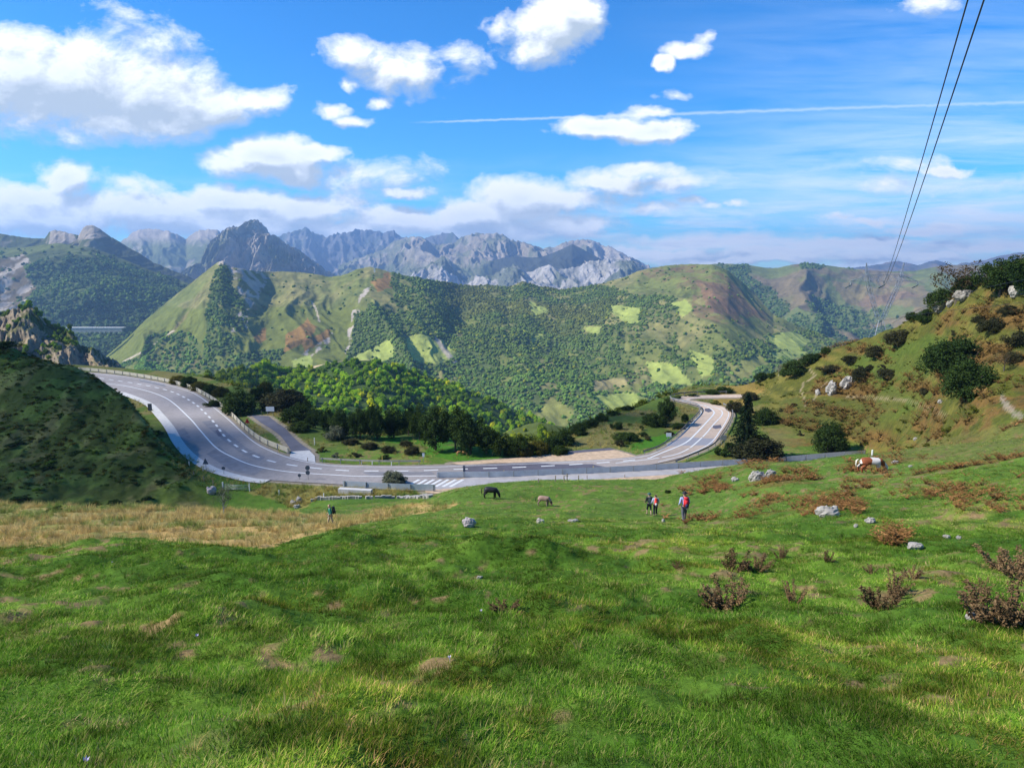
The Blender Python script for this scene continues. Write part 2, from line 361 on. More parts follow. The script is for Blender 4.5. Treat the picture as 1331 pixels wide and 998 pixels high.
def ground_z(x, y, rd=None):
    x = np.asarray(x, float); y = np.maximum(np.asarray(y, float), .5); s = x / y
    z = base_z(s, np.log(y)); n = relief(x, y, s, z)
    if rd is None: rd = road_dist(x, y)
    k = sstep(0.6, 9, rd)
    zz = z + n * sstep(2, 14, rd)
    flat = ZR - .10
    # keep the natural height away from the road; blend to the road's level beside it
    return flat * (1 - k) + zz * k
def place(px, py, dmin=1.5, dmax=420):
    """where the ray through a point of the view first meets the ground"""
    s, t = ray(px, py); s = float(s); t = float(t)
    d = np.exp(np.linspace(math.log(dmin), math.log(dmax), 1600)); g = ground_z(s*d, d); h = t*d
    i = np.argmax(h <= g)
    if h[i] > g[i]: i = len(d) - 1
    if i > 0:
        a = h[i-1]-g[i-1]; b = g[i]-h[i]; f = a/(a+b+1e-9); dd = d[i-1] + (d[i]-d[i-1])*f
    else: dd = d[0]
    return Vector((s*dd, dd, float(ground_z(np.array([s*dd]), np.array([dd]))[0])))
# ---------------------------------------------------------------- colour regions (the plants that grow there)
C = lambda *a: np.array(a, float)
def hill_noise(x, y, z): return fbm((x+y*.6)/13+2, z/2.4, 4, 40), fbm((x+y*.6)/3.6, z/.9, 4, 41)
def ground_col(x, y, z):
    px, py = proj(x, y, z); s = x / y; n = len(x)
    wx = px + (fbm(x/5, y/5, 3, 20) - .5) * 40; wy = py + (fbm(x/4, y/4, 3, 21) - .5) * 12
    big = fbm(x/14, y/14, 4, 22)[:, None]; mid = fbm(x/3, y/3, 4, 23)[:, None]; sm = fbm(x/.36, y/.36, 3, 24)[:, None]
    g1, g2, g3 = C(.055,.12,.014), C(.105,.185,.022), C(.21,.21,.05)
    c = g1 + (g2-g1)*sstep(.35, .65, mid) ; c = c + (g3-c)*(sstep(.52, .72, big)*sstep(.4, .6, mid)*.6)
    far = sstep(16, 50, y)[:, None]
    c = c + (C(.10,.165,.03) - c) * far * .65
    dry = sstep(.59, .68, sm*.6 + mid*.4)*sstep(2.5, 5, y)[:, None]
    c = c + (C(.22,.14,.075) - c) * dry * .85
    def blend(m, col, k=1.0):
        nonlocal c; m = (np.asarray(m, float)*k); m = m[:, None] if m.ndim == 1 else m; c = c + (col - c)*m
    # dry grass band on the left shelf
    band = inpoly(wx, wy, [(-600,655),(0,657),(150,662),(300,665),(380,668),(430,672),(500,662),(560,652),(600,654),(560,664),(480,676),(430,690),(345,713),(150,714),(0,718),(-600,720)]) & (y < 90) & (y > 17)
    blend(band, C(.42,.28,.11) + (C(.20,.19,.055)-C(.42,.28,.11))*sstep(.45,.6,mid), .9)
    pale = inpoly(wx, wy, [(-600,655),(300,662),(560,690),(300,690),(-600,680)]) & (y > 44) & (y < 90)
    blend(pale, C(.20,.20,.075), .6)
    # rust bracken patches right
    rz_ = sstep(820, 1050, wx) * sstep(26, 38, y) * (1-sstep(92, 100, y)*0)
    rust = rz_[:, None] * sstep(.57, .66, fbm(x/5.5 + 3, y/2.6, 4, 30)[:, None])
    blend(rust, C(.17,.085,.03) + (C(.12,.11,.03)-C(.17,.085,.03))*sstep(.4,.6,sm), .8)
    # gully lawn and bank behind the left shelf
    blend((y > 84) & (y < 112) & (px > 190) & (px < 560), C(.06,.125,.018), .8)
    bank = inpoly(wx, wy, [(345,624),(440,629),(600,637),(600,645),(500,645),(420,647),(380,660),(330,640)]) & (y > 90) & (y < 125)
    blend(bank, C(.20,.17,.055), .75)
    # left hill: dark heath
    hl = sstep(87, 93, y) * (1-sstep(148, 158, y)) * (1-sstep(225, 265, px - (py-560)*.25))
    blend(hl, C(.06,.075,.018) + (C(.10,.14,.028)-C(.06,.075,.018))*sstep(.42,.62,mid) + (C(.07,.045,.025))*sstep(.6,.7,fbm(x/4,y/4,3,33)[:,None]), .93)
    # ground behind the road
    bh = sstep(124, 130, y)*(1-sstep(1000,1060,px))*(1-sstep(200,230,y)*0)*(1-hl)
    m = fbm(x/6, y/8, 4, 35)[:, None]
    blend(bh, C(.07,.11,.022) + (C(.15,.135,.05)-C(.07,.11,.022))*sstep(.4,.62,m), .95)
    for poly in ([(550,590),(560,578),(600,580),(735,585),(690,597),(590,600)], [(822,577),(850,568),(880,560),(880,570),(850,582),(822,585)], [(490,572),(560,570),(585,558),(600,575),(560,580)], [(455,562),(560,570),(560,574),(470,571)]):
        blend(inpoly(wx*0+px, py+(wy-py)*.3, poly) & (y > 118) & (y < 200), C(.05,.16,.015), .85)
    blend(inpoly(px, wy, [(925,535),(930,505),(1000,485),(1010,500),(960,530),(945,528)]) & (y > 140), C(.26,.18,.05), .85)
    # right hillside
    hr = sstep(950, 1000, px) * sstep(84, 94, y) * (1-sstep(230, 300, y)) * sstep(ZR+.2, ZR+1.6, z)
    hr = np.maximum(hr, sstep(1110, 1200, px)*sstep(66, 78, y)*(1-sstep(230,300,y)))
    m1, m2 = hill_noise(x, y, z); m1 = m1[:, None]; m2 = m2[:, None]
    hc = C(.08,.085,.018) + (C(.14,.13,.03)-C(.08,.085,.018))*sstep(.4,.6,m2)
    hc = hc + (C(.14,.075,.028)-hc)*sstep(.48,.60,m1*.6+m2*.4)*.85
    hc = hc + (C(.035,.045,.015)-hc)*sstep(.58,.68,fbm((x+y)/3,z/.8,3,42)[:,None])*.5
    blend(hr, hc, .95)
    for poly, col in (([(1075,485),(1130,470),(1200,455),(1210,440),(1150,440),(1120,465),(1160,500),(1210,510),(1170,540),(1120,560),(1180,520),(1130,500)], C(.07,.11,.02)),
                      ([(1020,520),(1100,520),(1180,500),(1150,560),(1060,575),(1030,560)], C(.08,.092,.022)),
                      ([(1100,470),(1215,430),(1230,470),(1190,500),(1140,495)], C(.068,.10,.02))):
        blend(inpoly(wx, wy, poly) & (y > 80), col, .7)
    low = inpoly(wx, wy, [(1130,590),(1331,545),(1500,500),(1500,620),(1331,600),(1150,600)]) & (y < 100) & (y > 50)
    blend(low, C(.13,.12,.04), .5)
    scree = inpoly(px+(wx-px)*.3, py+(wy-py)*.5, [(1300,510),(1312,525),(1331,540),(1325,545),(1305,530),(1296,515)])
    blend(scree, C(.30,.25,.2), .6)
    for pl in ([(1045,497),(1041,508),(1046,520),(1047,527)],[(1075,497),(1063,508),(1058,520)],[(1100,515),(1180,520),(1230,540)],[(1052,480),(1060,488),(1050,495)]):
        blend(seg_dist(px, py, np.array(pl, float)) < 1.1, C(.3,.24,.15), .6)
    # steep wooded drop behind
    blend(sstep(210, 260, y), C(.035,.06,.015) + (C(.06,.09,.02)-C(.035,.06,.015))*mid, .9)
    return np.clip(c, .004, 1)
sg = np.concatenate([np.linspace(-1.34, -.86, 60, endpoint=False), np.linspace(-.86, .86, 600), np.linspace(.86, 1.34, 61)[1:]])
Lg = np.concatenate([np.linspace(math.log(.55), math.log(1.8), 12, endpoint=False), np.linspace(math.log(1.8), math.log(80), 440, endpoint=False), np.linspace(math.log(80), math.log(260), 480, endpoint=False), np.linspace(math.log(260), math.log(16000), 120)])
S2, L2 = np.meshgrid(sg, Lg); Y2 = np.exp(L2); X2 = S2*Y2
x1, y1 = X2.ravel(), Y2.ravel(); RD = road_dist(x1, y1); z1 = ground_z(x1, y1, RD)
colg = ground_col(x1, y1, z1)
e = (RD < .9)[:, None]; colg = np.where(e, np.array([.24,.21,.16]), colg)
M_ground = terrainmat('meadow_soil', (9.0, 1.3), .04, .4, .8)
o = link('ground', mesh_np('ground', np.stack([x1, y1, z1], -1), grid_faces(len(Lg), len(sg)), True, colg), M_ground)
tag(o, kind='structure')
# the slope goes on up behind the viewer
bx, by = np.meshgrid(np.linspace(-160, 160, 90), np.linspace(-140, .56, 90)); bx, by = bx.ravel(), by.ravel()
bz = -1.6 - .32*np.minimum(by, .5) + (fbm(bx/9, by/9, 4, 1)-.5)*2*sstep(0, 12, np.hypot(bx, by-1)) - .35*sstep(.5, 3, np.abs(bx))*0
bz = bz - .32*np.abs(bx)*.0 - .06
sidez = ground_z(np.clip(bx, -.7, .7), np.full(bx.shape, .56)); bz = np.where(by > .5, sidez - .05, bz)
oc = ground_col(bx, np.full(bx.shape, 6.0), bz)
tag(link('ground', mesh_np('ground_up', np.stack([bx, by, bz], -1), grid_faces(90, 90), True, oc), M_ground), kind='structure')
# ---------------------------------------------------------------- road
def ribbon(name, A, B, mat, dz=0, n=8, parent=None, mb=None):
    A = np.asarray(A); B = np.asarray(B); f = np.linspace(0, 1, n)[None, :, None]
    V = (A[:, None, :]*(1-f) + B[:, None, :]*f).reshape(-1, 3); V[:, 2] += dz
    F_ = grid_faces(len(A), n)
    return V, F_
def roadmat(name, gray, tan, lo=False):
    m, nt, out = newmat(name); pos = nt.nodes.new('ShaderNodeNewGeometry').outputs['Position']
    n1 = noise(nt, pos, .05, 3, .5); n2 = noise(nt, pos, 1.2, 6, .7); n3 = noise(nt, pos, 40, 3, .7)
    sx = nt.nodes.new('ShaderNodeSeparateXYZ'); nt.links.new(pos, sx.inputs[0])
    k = mathn(nt, 'MULTIPLY_ADD', sx.outputs[0], 1/45, -.15, clamp=True)      # sunlit warm tone put into the colour along the eastern stretch
    c = mixc(nt, k, gray, tan)
    c = mixc(nt, 1, c, ramp(nt, n2, [(.3, .82), (.7, 1.15)]), 'MULTIPLY'); c = mixc(nt, 1, c, ramp(nt, n3, [(.3, .85), (.7, 1.12)]), 'MULTIPLY')
    c = mixc(nt, 1, c, ramp(nt, n1, [(.3, .74), (.7, 1.15)]), 'MULTIPLY')
    bsdf(nt, out, c, .85, 0, .25, bumpn(nt, n3, .3, .01)); return m
M_asph = roadmat('asphalt', (.30,.27,.25), (.54,.41,.30))
M_patch = simple('fresh_asphalt', (.10,.095,.115), .8, var=.2, scale=.8)
M_paint = simple('road_paint', (.64,.64,.61), .6, var=.12, scale=3)
M_conc = simple('concrete', (.52,.50,.46), .9, var=.18, scale=1.5)
M_gravel = simple('gravel_sand', (.50,.36,.23), .95, var=.28, scale=1.2)
M_pale = simple('worn_tarmac', (.36,.34,.33), .9, var=.2, scale=.6)
def flat(name, pts_px, mat, dz, smoothn=0, lab=None):
    P = onroad(smooth(pts_px + pts_px[:1], smoothn)[:-1] if smoothn else pts_px); me = bpy.data.meshes.new(name)
    P[:, 2] += dz; bm = bmesh.new(); vs = [bm.verts.new(p) for p in P]; bm.faces.new(vs)
    bmesh.ops.triangulate(bm, faces=bm.faces[:]); bmesh.ops.recalc_face_normals(bm, faces=bm.faces[:])
    for f in bm.faces:
        if f.normal.z < 0: f.normal_flip()
    bm.to_mesh(me); bm.free(); o = link(name, me, mat); tag(o, kind='structure'); return o
parts = []
V, Fc = ribbon('road', RO, RI, M_asph); 
V2, F2 = ribbon('road', TO, TI, M_asph, dz=-.01)
o = link('road', mesh_np('road', np.vstack([V, V2]), np.vstack([Fc, F2 + len(V)]), True), M_asph); tag(o, kind='structure')
flat('layby', AREAS['far_layby'], M_gravel, -.012); flat('layby', AREAS['near_layby'], M_gravel, -.014)
flat('pavement', [(553,633.5),(605,621),(655,617.8),(705,615.6),(770,611),(830,606),(880,602.5),(960,600),(1040,597),(1108,592.5),(1118,598),(1060,607),(960,611),(900,615),(800,621),(700,629),(600,633),(568,636)], M_pale, .004)
flat('path', AREAS['gravel_apron'], M_conc, -.02)
V, Fc = ribbon('path', KO, KI, M_patch, -.03); tag(link('path', mesh_np('path', V, Fc), simple('track_tarmac', (.10,.10,.12), .85, var=.3, scale=.3)), kind='structure')
def line(pts_px, w, dash=None, sm=6, z=.02, off=0):
    """painted line of real width along a traced course"""
    P = onroad(smooth(pts_px, sm)); seg = np.linalg.norm(np.diff(P, axis=0), axis=1); L = np.concatenate([[0], np.cumsum(seg)])
    m = []
    def at(l): return np.array([np.interp(l, L, P[:, k]) for k in range(3)])
    spans = [(0, L[-1])] if not dash else [(a, min(a+dash[0], L[-1])) for a in np.arange(0, L[-1], dash[0]+dash[1])]
    for a, b in spans:
        k = max(2, int((b-a)/1.5)+1); q = np.array([at(l) for l in np.linspace(a, b, k)])
        if len(q) < 2 or b-a < .2: continue
        d = np.gradient(q, axis=0); nrm = np.stack([-d[:, 1], d[:, 0]], -1); nrm /= np.linalg.norm(nrm, axis=1)[:, None]+1e-9
        A = q.copy(); B = q.copy(); A[:, :2] += nrm*w/2; B[:, :2] -= nrm*w/2; A[:, 2] += z; B[:, 2] += z; m.append((A, B))
    return m
def build_lines(name, ms, mat):
    Vs = []; Fs = []; b = 0
    for A, B in ms:
        V = np.stack([A, B], 1).reshape(-1, 3); f = grid_faces(len(A), 2) + b; Vs.append(V); Fs.append(f); b += len(V)
    o = link(name, mesh_np(name, np.vstack(Vs), np.vstack(Fs), False), mat); tag(o, kind='structure'); return o
CEN = [(100,489),(115,489.5),(154,495),(185,500),(223,509),(250,522.6),(266,536),(280,551),(291,566),(305,578),(323,589),(351,599),(390,606),(440,611),(477,612),(536,612),(575,610.4),(654,608),(710,605.6),(761,602.7),(811,599),(845,595)]
LN = line(CEN, .42, (2.4, 2.6))
LN += line([(845,595),(860,588.6),(890,576),(905,563),(920,547),(927,539),(928,535),(921,529.5),(909,525.5),(897,523),(886,521.2)], .34)
LN += line([(100,496),(125,497),(170,503),(215,517),(245,542),(260,559),(280,581),(300,593),(330,605),(375,613),(440,617.5),(477,619),(567,618.5)], .3)
LN += line([(800,601.8),(860,594.5),(890,586),(912,569),(928,551),(938,540),(938,534),(930,529.5),(915,526)], .28, (9, .6))
LN += line([(855,600.5),(897,589.5),(923,576),(936,560),(945,545),(947,536),(938,530)], .2)
LN += line([(98,484.5),(125,486),(170,491.5),(215,500),(245,508.5),(260,516),(277,529),(297,545.5),(316,563),(338,579.5),(372,593.8),(405,601.5),(440,605.5),(547,607),(601,605.5),(698,602.3),(760,599.5),(828,594.5),(858,585.5),(882,569),(900,549.5),(911,538),(910,530.5)], .18)
LN += line([(892,519.6),(905,516.9),(945,515.2)], .25)
for i in range(7):
    x = 528 + i*9.5; LN += line([(x, 632.5), (x+17, 623.2)], .55, sm=2)
build_lines('road_marking', LN, M_paint)
# pale concrete channel on the near side of the bend
ch = smooth([(150,508),(164,511),(196,524),(212,539),(226,556),(236,573),(250,589),(268,602),(290,612),(325,621),(350,624.2)], 6)
A = onroad(ch); d = np.gradient(A, axis=0); nr = np.stack([-d[:, 1], d[:, 0]], -1); nr /= np.linalg.norm(nr, axis=1)[:, None]
sgn = -1 if (A[10, :2] + nr[10])[0] > A[10, 0] and False else 1
B = A.copy(); mid = RO[min(30, len(RO)-1)]
test = A[len(A)//2, :2]; t1 = np.linalg.norm(test + nr[len(A)//2]*2 - RO[60:120, :2], axis=1).min(); t2 = np.linalg.norm(test - nr[len(A)//2]*2 - RO[60:120, :2], axis=1).min()
sg_ = 1 if t1 > t2 else -1
B[:, :2] += nr*sg_*1.7; A[:, :2] -= nr*sg_*.2
V, Fc = ribbon('kerb', A, B, None, 0, 4); V[:, 2] += .03
tag(link('kerb', mesh_np('kerb', V, Fc), M_conc), kind='structure')
# repairs in the surface
for poly in ([(601,606),(620,603.8),(698,600.8),(720,603.5),(770,603),(790,607.5),(700,613.5),(640,616.5),(603,618.5)], [(916,531),(922,530.6),(926,534),(921,536),(916,534)], [(927,553),(937,552),(938,556),(930,557.5),(926,556)], [(280,560),(283,558),(289,566),(284,567)]):
    flat('road_patch', poly, M_patch, .010)
flat('road_patch', [(866,576.8),(890,568),(929,570),(925,578.5),(893,579),(868,580)], simple('grey_asphalt', (.25,.25,.27), .85), .008)
M_old = simple('old_repair', (.19,.185,.19), .85, var=.25, scale=.7)
for poly in ([(262,548),(276,546),(300,566),(322,583),(345,594),(338,599),(318,592),(290,572)], [(268,590),(285,580),(300,592),(330,604),(345,608),(330,618),(300,611)], [(470,613.5),(560,612.8),(566,617),(480,617.6)], [(180,492),(214,499),(216,503),(182,496)], [(228,560),(240,556),(250,572),(238,577)]):
    flat('road_patch', poly, M_old, .007)
flat('road_patch', [(733,587),(755,584.8),(793,582),(801,584.3),(760,587.5),(735,590)], M_patch, .006)
# ---------------------------------------------------------------- hills and mountains
FOREST = []     # (points, scale, tint) of the far woods
def layer(name, ridge, dr, foot, df, amp, wl, colfn, nr=130, step=2.0, pw=1.0, jag=1.5, rough=.6, mat=None, slant=0.0, forest=None, edge=.14, kind='ridged', back=1.0):
    """ridge/foot: (px, py) courses; dr/df: depth at each ridge/foot knot (number or per-knot list)"""
    ridge = sorted(ridge); foot = sorted(foot)
    px = np.arange(ridge[0][0], ridge[-1][0] + step, step); nc = len(px)
    pyr = np.interp(px, [a[0] for a in ridge], [a[1] for a in ridge]); pyf = np.interp(px, [a[0] for a in foot], [a[1] for a in foot])
    pyj = pyr - (ridged(px/11., px*0+.3, 4, 51) - .62) * jag - (vnoise(px/2.3, px*0+.7, 52)-.5)*jag*.6
    def dep(kn, d):
        if not np.ndim(d): return np.full(nc, float(d))
        xs = np.array([a[0] for a in kn], float); return np.interp(px, np.interp(np.linspace(0, 1, len(d)), np.linspace(0, 1, len(xs)), xs), d)
    D1 = dep(ridge, dr); D0 = dep(foot, df)
    k = np.ones(21)/21; D1 = np.convolve(np.pad(D1, 10, 'edge'), k, 'valid'); D0 = np.convolve(np.pad(D0, 10, 'edge'), k, 'valid')
    s1, t1 = ray(px, pyr); s0, t0 = ray(px, pyf)
    v = np.linspace(0, 1, nr)[:, None]
    D = D0 + (D1 - D0)*v; S = s0 + (s1 - s0)*v; Z = t0*D0 + (t1*D1 - t0*D0)*v**pw
    X = S*D
    ln = (D1 - D0).mean()
    q = fbm(X/wl/1.5, D/wl/1.5, 3, 60)*1.2
    xs = X + slant*(D-D0)
    if kind == 'ridged':
        n1 = ridged(xs/wl + q, v*ln/wl*.35 + 2.1, 4, 61, .5) - .62
        n2 = ridged(xs/wl*3.1 + q*2, v*ln/wl*1.2, 4, 65, .6) - .62
    else:
        n1 = fbm(xs/wl + q, v*ln/wl*.6 + 2.1, 4, 61) - .5; n2 = fbm(xs/wl*3 + q, v*ln/wl*2, 4, 65) - .5
    env = np.minimum(1, edge + (1-edge)*np.clip((1-v)*3.2, 0, 1)**.8) * np.clip(v*8+.15, 0, 1)
    dz = amp*env*(n1*1.3 + n2*rough*.45)
    tj = ray(px, pyj)[1]; Z = Z + (tj - t1)*D1*np.clip(v, 0, 1)**16
    # rock walls push sideways/forwards too
    Z = Z + dz; Dd = D - amp*env*n2*rough*.35; X = S*Dd; D = Dd; t1 = tj
    lim = D*(t1 - (1-v)*.006); Z = np.where(Z > lim, lim + (Z-lim)*.06, Z)
    # back slope and skirt
    nb = 24; b = np.linspace(0, 1, nb+1)[1:, None]; Db = D1 + ln*back*.9*b; Sb = s1 + 0*b
    Hh = max(np.abs(t1*D1 - t0*D0).mean()*.9, ln*.3); Zb = Z[-1] + (t1*(Db - D1)) - Hh*b**1.1 + amp*.35*(ridged(Sb*Db/wl, Db/wl, 3, 70)-1)*np.clip(b*4, 0, 1)
    sk = np.array([1.0, .5])[:, None]; Dk = D0 - 60*sk - ln*.2*sk; Zk = Z[0] - np.abs((t1*D1-t0*D0).mean())*.9*sk - 60*sk; Sk = s0 + 0*sk
    XX = np.vstack([Sk*Dk, X, Sb*Db]); YY = np.vstack([Dk, D, Db]); ZZ = np.vstack([Zk, Z, Zb])
    VV = np.vstack([v[:1]*0+0*sk, v, 1+b]) + 0*XX
    gy = np.gradient(ZZ, axis=0)/(np.gradient(YY, axis=0)+1e-6); gx = np.gradient(ZZ, axis=1)/(np.gradient(XX, axis=1)+1e-6)
    steep = np.sqrt(np.clip(gy, -3, 3)**2 + np.clip(gx, -3, 3)**2)
    PX, PY = proj(XX, YY, ZZ)
    c, fo = colfn(PX.ravel(), PY.ravel(), VV.ravel(), steep.ravel(), XX.ravel(), YY.ravel(), (np.vstack([n2[:1]*0, n2[:1]*0, n2, np.zeros((nb, nc))])).ravel())
    V = np.stack([XX.ravel(), YY.ravel(), ZZ.ravel()], -1)
    o = link(name, mesh_np(name, V, grid_faces(XX.shape[0], nc), True, np.clip(c, .004, 1)), mat or M_far)
    tag(o, kind='structure')
    if forest and fo is not None:
        spacing, size, tintf, kindname = forest
        fo = fo.reshape(XX.shape); r0, r1 = 2, 2+nr
        P = V.reshape(XX.shape + (3,))
        a = P[r0:r1-1, :-1]; e1 = P[r0+1:r1, :-1]-a; e2 = P[r0:r1-1, 1:]-a
        area = np.linalg.norm(np.cross(e1, e2), axis=-1); f = (fo[r0:r1-1, :-1] + fo[r0+1:r1, 1:])/2
        lam = (area*f/spacing**2).ravel(); n = RNG.poisson(lam); ids = np.repeat(np.arange(len(n)), n)
        i, j = np.unravel_index(ids, area.shape); u = RNG.random(len(ids))[:, None]; w = RNG.random(len(ids))[:, None]
        pts = a[i, j] + e1[i, j]*u + e2[i, j]*w
        vis = np.ones(len(pts), bool); pts = pts[vis]
        qx, qy = proj(pts[:, 0], pts[:, 1], pts[:, 2]); inside = (qx > -320) & (qx < 1500) & (qy < 640)
        pts = pts[inside]; qx = qx[inside]; qy = qy[inside]
        sc = size*(.5 + 1.0*RNG.random(len(pts))**1.3)
        FOREST.append((kindname, pts, sc, tintf(qx, qy, pts[:, 0], pts[:, 1])))
    return V
M_far = terrainmat('mountain_soil', (.05, .012), 2.5, .3, .9)
M_rockfar = terrainmat('mountain_rock', (.035, .012), 14, .32, 1.0)
GR = C(.16,.18,.05); GRd = C(.06,.085,.025); HEA = C(.17,.115,.06); ORA = C(.30,.15,.05); ROC = C(.37,.32,.26); MEA = C(.30,.35,.085); FOR = C(.058,.082,.026); TAN = C(.33,.26,.13)
def mix(c, col, m):
    m = np.asarray(m, float)
    if m.ndim == 1: m = m[:, None]
    return c + (col - c)*np.clip(m, 0, 1)
def warp(px, py, x, y, a=10, l=120):
    return px + (fbm(x/l, y/l, 4, 80)-.5)*a, py + (fbm(x/l, y/l*1.3, 4, 84)-.5)*a
# --- central hill with the forest, its green shoulder on the left and the heather cone on the right
E_FOR = [[(508,350),(600,368),(680,366),(720,374),(790,370),(820,383),(880,390),(885,415),(935,428),(965,447),(1000,436),(1030,430),(1060,425),(1150,440),(1160,520),(1100,620),(480,620),(440,520),(452,470),(462,410),(478,395),(495,400),(512,385)],
         [(286,345),(296,348),(304,372),(316,392),(318,420),(305,450),(300,478),(262,480),(265,440),(268,400),(276,365)],
         [(190,440),(235,428),(262,445),(255,485),(180,478)], [(160,470),(215,455),(270,470),(330,455),(365,462),(360,500),(150,500)], [(330,455),(372,452),(365,468),(330,470)]]
E_MEA = [[(527,441),(538,434),(556,434),(562,440),(574,444),(592,456),(590,466),(572,474),(536,472),(529,455)],[(556,446),(575,440),(592,458),(580,462)],[(686,390),(702,397),(716,404),(694,411)],[(794,397),(832,400),(834,418),(816,421),(796,406)],[(895,455),(908,458),(930,464),(926,490),(912,491),(902,470)],
         [(995,438),(1030,430),(1056,443),(1030,458),(1008,449)],[(1000,458),(1040,452),(1052,462),(1010,468)],[(690,545),(720,518),(748,535),(735,562),(700,562)],[(770,496),(800,492),(836,500),(834,512),(800,510),(772,508)],[(770,512),(840,512),(850,545),(790,535)],[(688,440),(704,430),(706,436),(694,443)],[(760,425),(782,424),(778,434),(764,432)],[(810,425),(816,425),(818,455),(812,455)],[(870,395),(890,390),(902,404),(888,412)],[(455,466),(510,440),(515,462),(480,475)],[(380,470),(405,462),(410,500),(390,500)],[(960,470),(990,462),(1000,475),(970,485)],[(840,470),(880,475),(900,500),(850,500)]]
def colE(px, py, v, st, x, y, n2):
    wx, wy = warp(px, py, x, y, 12, 90); m = fbm(x/120, y/120, 4, 90); f = fbm(x/25, y/25, 3, 91)
    c = mix(np.tile(GR, (len(px), 1)), C(.22,.205,.075), sstep(.35, .65, m)); c = mix(c, GRd, sstep(.5, .7, f)*.4)
    c = mix(c, C(.14,.16,.035), (wx < 500) & (wy > 400))
    for p in ([(372,432),(398,414),(410,424),(396,446),(372,458)], [(330,436),(344,425),(350,440),(336,445)], [(480,368),(505,355),(510,375),(490,380)], [(395,440),(430,425),(425,440),(398,460)]):
        c = mix(c, ORA, inpoly(wx, wy, p)*.75)
    for p in ([(215,440),(255,385),(262,380),(225,435),(200,465)],[(185,478),(260,480),(262,455),(240,450),(200,462)],[(320,405),(332,392),(334,398),(322,412)]):
        c = mix(c, C(.27,.2,.10), inpoly(wx, wy, p)*.5*sstep(.4,.55,f))
    c = mix(c, HEA, inpoly(wx, wy, [(830,352),(900,345),(935,352),(970,380),(1005,412),(985,426),(930,420),(895,402),(905,380),(860,370)])*sstep(.3,.6,f*.6+m*.4)*.85)
    c = mix(c, C(.22,.13,.075), inpoly(wx, wy, [(905,365),(950,372),(990,405),(970,415),(920,400)])*.7)
    rk = inpoly(wx, wy, [(278,345),(292,338),(345,352),(352,360),(335,390),(325,400),(312,380),(300,352)]) | inpoly(wx, wy, [(300,430),(312,395),(320,400),(318,432)])
    rk = rk | inpoly(wx, wy, [(452,430),(470,378),(480,372),(470,400),(462,440),(456,455),(450,460)]) | inpoly(wx, wy, [(385,470),(430,432),(433,438),(405,470)])
    c = mix(c, ROC*1.1, rk*sstep(.46,.56,fbm(x/16, y/26, 4, 92)))
    c = mix(c, C(.5,.42,.3), (seg_dist(px, py, np.array([(405,392),(411,402),(415,418)], float)) < 1.0) | (seg_dist(px, py, np.array([(160,470),(190,455),(225,430)], float)) < 1.0))
    fo = np.zeros(len(px), bool)
    for p in E_FOR: fo |= inpoly(wx, wy, p)
    # wooded strips beyond the cone
    for p in E_MEA: fo &= ~inpoly(px + (wx-px)*.5, py+(wy-py)*.5, p)
    open_ = sstep(.56, .62, fbm(x/110, y/150, 4, 95))*sstep(700, 860, px)*sstep(380, 430, py)
    fo = fo*(1-open_*.8)*(1-.75*sstep(.60,.68,fbm(x/45, y/60, 3, 98)))
    fo = np.where(inpoly(wx, wy, [(200,440),(262,440),(262,480),(190,480)]), fo*.6, fo)
    fo = np.maximum(fo, .02*(px > 300))
    c = mix(c, FOR*1.3, fo*.9*(fo > .3))
    for i, p in enumerate(E_MEA): c = mix(c, MEA if i not in (7, 8, 12, 16) else C(.20,.21,.06), inpoly(px + (wx-px)*.5, py+(wy-py)*.5, p)*.95)
    c = mix(c, TAN, inpoly(wx, wy, [(768,496),(800,492),(830,498),(800,506),(775,505)])*.6)
    c = mix(c, ROC, inpoly(px, py, [(563,438),(568,436),(582,455),(594,470),(590,474),(577,460)])*.9)
    return c, fo*(v < 1.02)
def tintE(qx, qy, x, y):
    a = fbm(x/200, y/200, 4, 96); b = RNG.random(len(x)); t = np.ones((len(x), 3))
    t = t*C(1.35,1.4,1.05); br = sstep(.47, .6, a)*sstep(520, 600, qx)*(1-sstep(760, 830, qx))*(1-sstep(430, 470, qy))
    t = t + (C(1.7,1.15,.9)-t)*(br*.65)[:, None]                       # browner beech on the crown of the hill
    g = sstep(440, 520, qy)*.6 + (qx < 270)*.5; t = t + (C(1.5,1.9,1.1)-t)*np.clip(g, 0, 1)[:, None]
    t = t*(1+.35*(fbm(x/60, y/60, 3, 97)-.5)*2)[:, None]*(.75+.5*b)[:, None]; t[b > .96] = C(2.6,2.0,.8); return t
E_RIDGE = [(130,470),(165,440),(190,415),(215,394),(235,378),(250,367),(268,352),(283,341),(290,339),(300,346),(320,350),(345,352),(370,352),(400,355),(430,360),(445,358),(465,350),(480,347),(495,350),(520,357),(560,364),(600,371),(640,370),(660,373),(680,366),(700,372),(725,376),(760,373),(790,366),(810,360),(830,352),(860,346),(895,343),(925,344),(945,350),(965,366),(985,386),(1005,408),(1050,428),(1120,450),(1200,480)]
layer('hill', E_RIDGE, [1900]*3+[2000]*8+[2200]*10+[2500]*12+[2350]*4+[2200]*4, [(130,520),(300,535),(500,560),(700,600),(900,600),(1200,600)], [1400,1350,1250,1150,1150,1200], 48, 210, colE, nr=210, step=1.6, jag=1.2, rough=.5, slant=.35, forest=(7.0, 4.4, tintE, 'far'))
